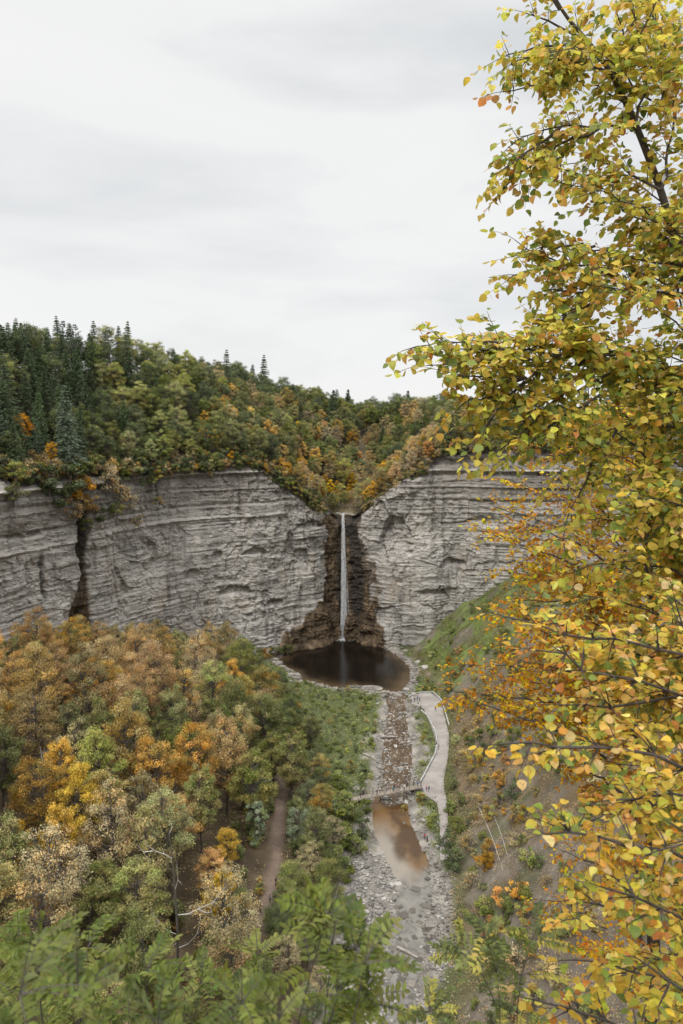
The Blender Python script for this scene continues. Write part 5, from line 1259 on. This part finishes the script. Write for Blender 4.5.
LIMBS += [([(601, 350), (540, 345), (480, 340), (425, 343), (405, 350)], (5.6, 4.9)), ([(561, 355), (510, 360), (460, 362), (420, 366)], (5.4, 5.0)), ([(526, 378), (490, 392), (465, 405), (455, 412)], (5.3, 5.1)), ([(545, 366), (505, 400), (478, 435), (470, 448)], (5.4, 5.1)),
    ([(575, 380), (535, 420), (510, 445), (492, 455)], (5.5, 5.2)), ([(600, 395), (560, 420), (530, 440), (520, 452)], (5.6, 5.4)), ([(640, 357), (590, 385), (550, 395), (520, 405)], (5.8, 5.4)), ([(600, 60), (560, 80), (525, 88), (500, 92)], (5.8, 5.5)), ([(591, 45), (550, 45), (510, 48), (497, 60)], (5.8, 5.6)),
    ([(600, 128), (550, 150), (510, 185), (495, 188)], (5.7, 5.4)), ([(595, 246), (550, 262), (520, 275), (505, 282)], (5.8, 5.5)), ([(600, 295), (550, 330), (505, 352), (480, 362)], (5.8, 5.3)), ([(645, 288), (600, 270), (550, 265), (515, 240)], (6, 5.7))]
NMAIN = len(LIMBS)
ENVY = [-60, 0, 60, 100, 130, 170, 190, 215, 235, 255, 285, 315, 340, 400, 440, 480, 520, 560, 600, 650, 700, 760, 830, 900, 1024]
ENVX = [545, 540, 520, 528, 515, 515, 545, 570, 560, 530, 545, 535, 500, 520, 530, 545, 558, 562, 558, 556, 562, 572, 585, 590, 590]
for k in range(58):
    y1 = RNG.uniform(-40, 1010) if k % 3 else RNG.uniform(330, 700); xm = np.interp(y1, ENVY, ENVX) + 14; x1 = xm + (690 - xm) * RNG.uniform(0, 1) ** 1.1; x0 = 700 + RNG.uniform(-20, 60); y0 = y1 + RNG.uniform(20, 110)
    if y0 < 260: x0 = np.interp(y0, [-50, 45, 125, 190, 265], [540, 591, 636, 661, 683]) + RNG.uniform(0, 50)
    xm_, ym_ = (x0 + x1) / 2 + RNG.uniform(-15, 15), (y0 + y1) / 2 - RNG.uniform(0, 30); LIMBS.append(([(x0, y0), (xm_, ym_), (x1, y1)], (RNG.uniform(5.9, 6.8), RNG.uniform(4.9, 7.0))))
for i, (pts, d) in enumerate(LIMBS): grow(D(pts, d), wd, lv, wA, .013 if i < NMAIN else .009, .003, leaf=.066, step=.055 if pts[-1][1] < 500 else .065, tl=(.2, .42), dens=.027)
root = link('poplar_tree', None, None, (0, 0, 0)); tag(root, 'big leaning tree full of yellow-green leaves filling the right side', 'tree')
wd.build('trunk', M_TWIG, root); link('crown', lv.mesh('crown'), root); print('leaves A', sum(map(len, lv.P)))

# -- nearer sapling with large peach and gold leaves, lower right
wd, lv = MB(), Leaves()
def wB(px, py): return dict(peach=3, gold=4.4, yg=1.6, green=.7, orange=.9) if py < 880 else dict(peach=1.0, gold=3.8, yg=3.6, green=1.1, orange=.6)
BL = [([(790, 720), (700, 650), (610, 640), (545, 632), (500, 615)], (3.0, 2.9)), ([(790, 760), (700, 700), (620, 672), (570, 665), (535, 650)], (3.0, 2.7)), ([(790, 820), (700, 765), (610, 748), (545, 748), (500, 744)], (2.7, 2.3)),
      ([(780, 700), (700, 690), (640, 700), (585, 712), (560, 705)], (3.2, 2.9)), ([(800, 930), (700, 870), (625, 842), (575, 835), (548, 834)], (2.6, 2.2)), ([(800, 860), (720, 800), (660, 790), (610, 800)], (2.8, 2.5)), ([(800, 1000), (710, 930), (650, 905), (605, 888)], (2.6, 2.3)),
      ([(810, 1080), (700, 990), (630, 965), (575, 960)], (2.8, 2.6)), ([(760, 1120), (640, 1030), (580, 1010), (535, 1000)], (2.7, 2.6)), ([(800, 1100), (720, 1010), (660, 985), (640, 960)], (2.5, 2.3)), ([(800, 800), (730, 720), (690, 640), (675, 600)], (3.2, 3.1)),
      ([(780, 1150), (690, 1060), (620, 1040), (570, 1030)], (2.9, 2.7)), ([(800, 900), (740, 850), (700, 830), (660, 850)], (2.4, 2.2))]
base = at_d(800, 1100, 2.9); gz = float(valley(np.array([base[0]]), np.array([base[1]]))[0]); st = [np.array([base[0], base[1], gz - .4]), base, at_d(795, 800, 2.95), at_d(780, 650, 3.1)]
wd.tube(np.array(st), [.05, .035, .025, .012], 8)
for pts, d in BL: grow(D(pts, d), wd, lv, wB, .010, .003, leaf=.038, step=.034, tl=(.09, .22), dens=.017, t0=.12, droop=.05, flat=.45)
root = link('young_poplar', None, None, (0, 0, 0)); tag(root, 'nearest sapling with large peach and gold leaves at the lower right', 'tree')
wd.build('stem', M_TWIG, root); link('crown', lv.mesh('crown'), root); print('leaves B', sum(map(len, lv.P)))

# -- fine rust-leaved tree further down the slope behind them
wd, lv = MB(), Leaves()
def wC(px, py): return dict(rust=3, orange=1.5, gold=2.4, yg=1.5) if py < 600 else dict(rust=3, orange=3, gold=2.6, yg=.8)
b0 = at_d(650, 1000, 14); gz = float(valley(np.array([b0[0]]), np.array([b0[1]]))[0]); TC = [np.array([b0[0] - .3, b0[1], gz - .5])] + D([(655, 1000), (650, 800), (655, 620), (640, 480), (630, 380)], (14, 13)); tcv = np.array(TC)
q = np.stack([np.interp(np.linspace(0, 5, 40), np.arange(6), tcv[:, i]) for i in range(3)], 1)
for _ in range(3): q[1:-1] = (q[:-2] + 2 * q[1:-1] + q[2:]) / 4
wd.tube(q, np.linspace(.16, .03, 40), 8)
CE = [(502, 480), (492, 505), (515, 520), (480, 530), (505, 540), (525, 555), (500, 570), (530, 580), (510, 600), (488, 615), (460, 665), (445, 690), (470, 700), (490, 650), (520, 660), (500, 680), (540, 700), (530, 630), (560, 600), (520, 720), (560, 690), (580, 640), (600, 590), (590, 520), (560, 480), (610, 450), (640, 420), (570, 430), (650, 520), (660, 580), (620, 680), (600, 730), (640, 760), (580, 780), (660, 690), (540, 760), (680, 480), (690, 560), (560, 850), (600, 840), (650, 850), (620, 900), (540, 900), (670, 920), (580, 950), (640, 980), (600, 400), (520, 450), (670, 400)]
for (x1, y1) in CE:
    y0 = min(y1 + RNG.uniform(20, 90), 1000); x0 = np.interp(y0, [380, 480, 620, 800, 1000], [630, 640, 655, 650, 655]); dd = RNG.uniform(11, 14.5)
    grow(D([(x0, y0), ((x0 + x1) / 2, (y0 + y1) / 2 - 12), (x1, y1)], (13.5, dd)), wd, lv, wC, .03, .006, leaf=.078, step=.085, tl=(.35, .8), dens=.045, t0=.25, droop=.05)
root = link('cherry_tree', None, None, (0, 0, 0)); tag(root, 'finer rust and orange leaved tree behind the big yellow-green one', 'tree')
wd.build('trunk', M_TWIG, root); link('crown', lv.mesh('crown', .8), root); print('leaves C', sum(map(len, lv.P)))

# -- locust shrubs along the bottom edge: pinnate fronds
LO = [(.11, .145, .030), (.135, .17, .035), (.18, .205, .045), (.08, .11, .03), (.22, .235, .07), (.14, .16, .05)]
def locust(stems, lab, d_, tint=None, nf=11, flen=.115):
    wd, lv = MB(), Leaves(); first = None
    for pts in stems:
        d = RNG.uniform(*d_); P = D(pts, (d * 1.1, d)); P0 = P[0]; gz = float(valley(np.array([P0[0]]), np.array([P0[1]]))[0])
        L = np.array([[P0[0], P0[1], gz - .2]] + P); seg = np.concatenate([[0], np.cumsum(np.linalg.norm(np.diff(L, axis=0), axis=1))]); n = 30; ss = np.linspace(0, seg[-1], n); q = np.stack([np.interp(ss, seg, L[:, i]) for i in range(3)], 1)
        for _ in range(2): q[1:-1] = (q[:-2] + 2 * q[1:-1] + q[2:]) / 4
        wd.tube(q, np.linspace(.010, .0008, n), 6)
        vis = seg[-1] - seg[1]
        for k in range(int(nf * max(.5, vis / .45))):
            s = seg[-1] - vis * (RNG.uniform(0, 1) ** 1.4 * .95 if k > 2 else .015 * k); j = min(n - 2, int(s / seg[-1] * (n - 1))); p = q[j]; t = q[j + 1] - q[j]; t /= np.linalg.norm(t)
            a = RNG.normal(0, 1, 3); a -= (a @ t) * t; a /= np.linalg.norm(a); dr = a * .85 + t * .55; dr /= np.linalg.norm(dr); ln = flen * RNG.uniform(.7, 1.3)
            u = np.linspace(0, 1, 8); fr = p + dr * (ln * u)[:, None] + np.array([0, 0, -.3]) * (ln * u ** 2)[:, None]; wd.tube(fr, np.linspace(.0016, .0007, 8), 3)
            m = int(RNG.integers(6, 10)); sd = np.cross(dr, [0, 0, 1.]) + RNG.normal(0, .25, 3); sd /= np.linalg.norm(sd); uu = np.repeat(np.linspace(.2, .97, m), 2); al = np.tile([1, -1], m)[:, None]
            uu = np.append(uu, 1.0); al = np.vstack([al, [[0]]])
            Pp = np.stack([np.interp(uu, u, fr[:, i]) for i in range(3)], 1); dd = fr[-1] - fr[0]; dd /= np.linalg.norm(dd)
            Av = sd * al + dd * .35 + RNG.normal(0, .1, (len(uu), 3)); Nv = np.cross(sd, dd) + RNG.normal(0, .15, (len(uu), 3)); Nv *= np.sign(Nv[:, 2:3] + 1e-6)
            c = np.array(LO if tint is None else tint)[RNG.integers(len(LO if tint is None else tint))]; C = np.clip(c * RNG.lognormal(0, .15, (len(uu), 1)) * RNG.normal(1, .04, (len(uu), 3)), .01, .8)
            lv.add(Pp, Av, Nv, flen * .21 * RNG.uniform(.8, 1.2, len(uu)), C)
    root = link('locust_shrub', None, None, (0, 0, 0)); tag(root, lab, 'shrub'); wd.build('stem', M_TWIG, root); link('foliage', lv.mesh('foliage', .55), root)
SL = []
for x in range(-30, 345, 16):
    top = np.interp(x, [-30, 20, 60, 110, 150, 200, 250, 300, 345], [900, 905, 880, 925, 955, 925, 955, 915, 890]) + RNG.uniform(-25, 75); x1 = x + RNG.uniform(-25, 45); SL.append([(x + RNG.uniform(-50, 10), 1140), ((x + x1) / 2, 1040), (x1, top)])
locust(SL[0::3], 'feathery green locust sprays at the bottom left corner, nearest the viewer', (1.7, 2.3))
locust(SL[1::3], 'feathery green locust sprays behind the nearest ones along the bottom', (2.2, 3.0), None, 11, .12)
locust(SL[2::3], 'soft blurred locust fronds scattered along the bottom left', (1.1, 1.5), None, 8, .10)
locust([[(270, 1150), (300, 1010), (322, 925), (345, 862)], [(300, 1150), (325, 1020), (352, 960), (372, 905)], [(330, 1150), (345, 1050), (360, 990), (378, 968)]], 'leaning locust sprig reaching up beside the river at bottom centre', (1.5, 2.0), None, 17)
locust([[(495, 1150), (502, 1020), (498, 940), (470, 905)], [(505, 1150), (500, 1000), (480, 960), (440, 935)], [(520, 1150), (515, 1010), (520, 950), (548, 905)], [(440, 1150), (435, 1040), (425, 985)]], 'small green and yellow sapling in front of the river bank at bottom right', (2.3, 2.9), LO + [(.50, .42, .05), (.42, .38, .05)], 12, .12)

# ------------------------------------------------------------------ camera, light, render
cam = bpy.data.cameras.new('camera'); co = bpy.data.objects.new('camera', cam); COL.objects.link(co)
co.location = (0, 0, H); co.rotation_euler = (math.pi / 2 - PITCH, 0, 0)
cam.sensor_fit = 'VERTICAL'; cam.sensor_height = 36; cam.sensor_width = 24; cam.lens = 36 * F / 1024
cam.clip_start = .05; cam.clip_end = 9000
cam.dof.use_dof = True; cam.dof.focus_distance = 8.0
cam.dof.aperture_fstop = (cam.lens / 1000) / .0055
scene.camera = co
w = bpy.data.worlds.new('World'); scene.world = w; w.use_nodes = True; nt = w.node_tree; nt.nodes.clear()
out = N(nt, 'ShaderNodeOutputWorld'); bg = N(nt, 'ShaderNodeBackground'); nt.links.new(bg.outputs[0], out.inputs[0])
SE, SR = math.radians(48), math.radians(215)
sky = N(nt, 'ShaderNodeTexSky', sky_type='NISHITA', sun_disc=False, sun_elevation=SE, sun_rotation=SR)
tc = N(nt, 'ShaderNodeTexCoord').outputs['Generated']
mp = N(nt, 'ShaderNodeMapping'); mp.inputs['Scale'].default_value = (1.0, 1.0, 3.6); mp.inputs['Location'].default_value = (.3, .1, .25); nt.links.new(tc, mp.inputs[0])
f1 = noise(nt, 1.7, mp.outputs[0], 7, .52, None, .25)
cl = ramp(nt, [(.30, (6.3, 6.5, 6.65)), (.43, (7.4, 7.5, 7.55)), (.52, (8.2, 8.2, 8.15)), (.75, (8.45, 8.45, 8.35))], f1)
sc_ = N(nt, 'ShaderNodeMix', data_type='RGBA'); sc_.inputs[0].default_value = .95
# an overcast dome is brighter overhead than towards the horizon
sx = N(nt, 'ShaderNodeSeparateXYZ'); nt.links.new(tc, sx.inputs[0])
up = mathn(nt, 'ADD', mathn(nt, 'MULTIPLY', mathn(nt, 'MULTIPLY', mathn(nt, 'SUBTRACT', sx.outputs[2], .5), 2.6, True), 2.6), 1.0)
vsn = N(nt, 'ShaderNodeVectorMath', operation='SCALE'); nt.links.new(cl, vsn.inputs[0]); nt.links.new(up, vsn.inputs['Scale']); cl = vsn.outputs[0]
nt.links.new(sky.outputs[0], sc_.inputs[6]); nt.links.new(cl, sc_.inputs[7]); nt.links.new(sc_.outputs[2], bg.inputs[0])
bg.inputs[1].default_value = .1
sl = bpy.data.lights.new('sun', 'SUN'); sl.energy = 1.5; sl.angle = math.radians(14); sl.color = (1, .96, .9)
so = bpy.data.objects.new('sun', sl); COL.objects.link(so)
# sun direction from elevation / rotation
dv = Vector((math.sin(SR) * math.cos(SE), math.cos(SR) * math.cos(SE), math.sin(SE)))
so.rotation_euler = dv.to_track_quat('Z', 'Y').to_euler()
vs = scene.view_settings; vs.view_transform = 'Standard'; vs.look = 'None'; vs.gamma = 1; vs.exposure = EXPO; vs.use_curve_mapping = False
cy = scene.cycles; cy.use_denoising = True; cy.max_bounces = 6; cy.diffuse_bounces = 3; cy.glossy_bounces = 2; cy.transmission_bounces = 2; cy.transparent_max_bounces = 12
cy.use_adaptive_sampling = True; cy.adaptive_threshold = .02; cy.caustics_reflective = False; cy.caustics_refractive = False
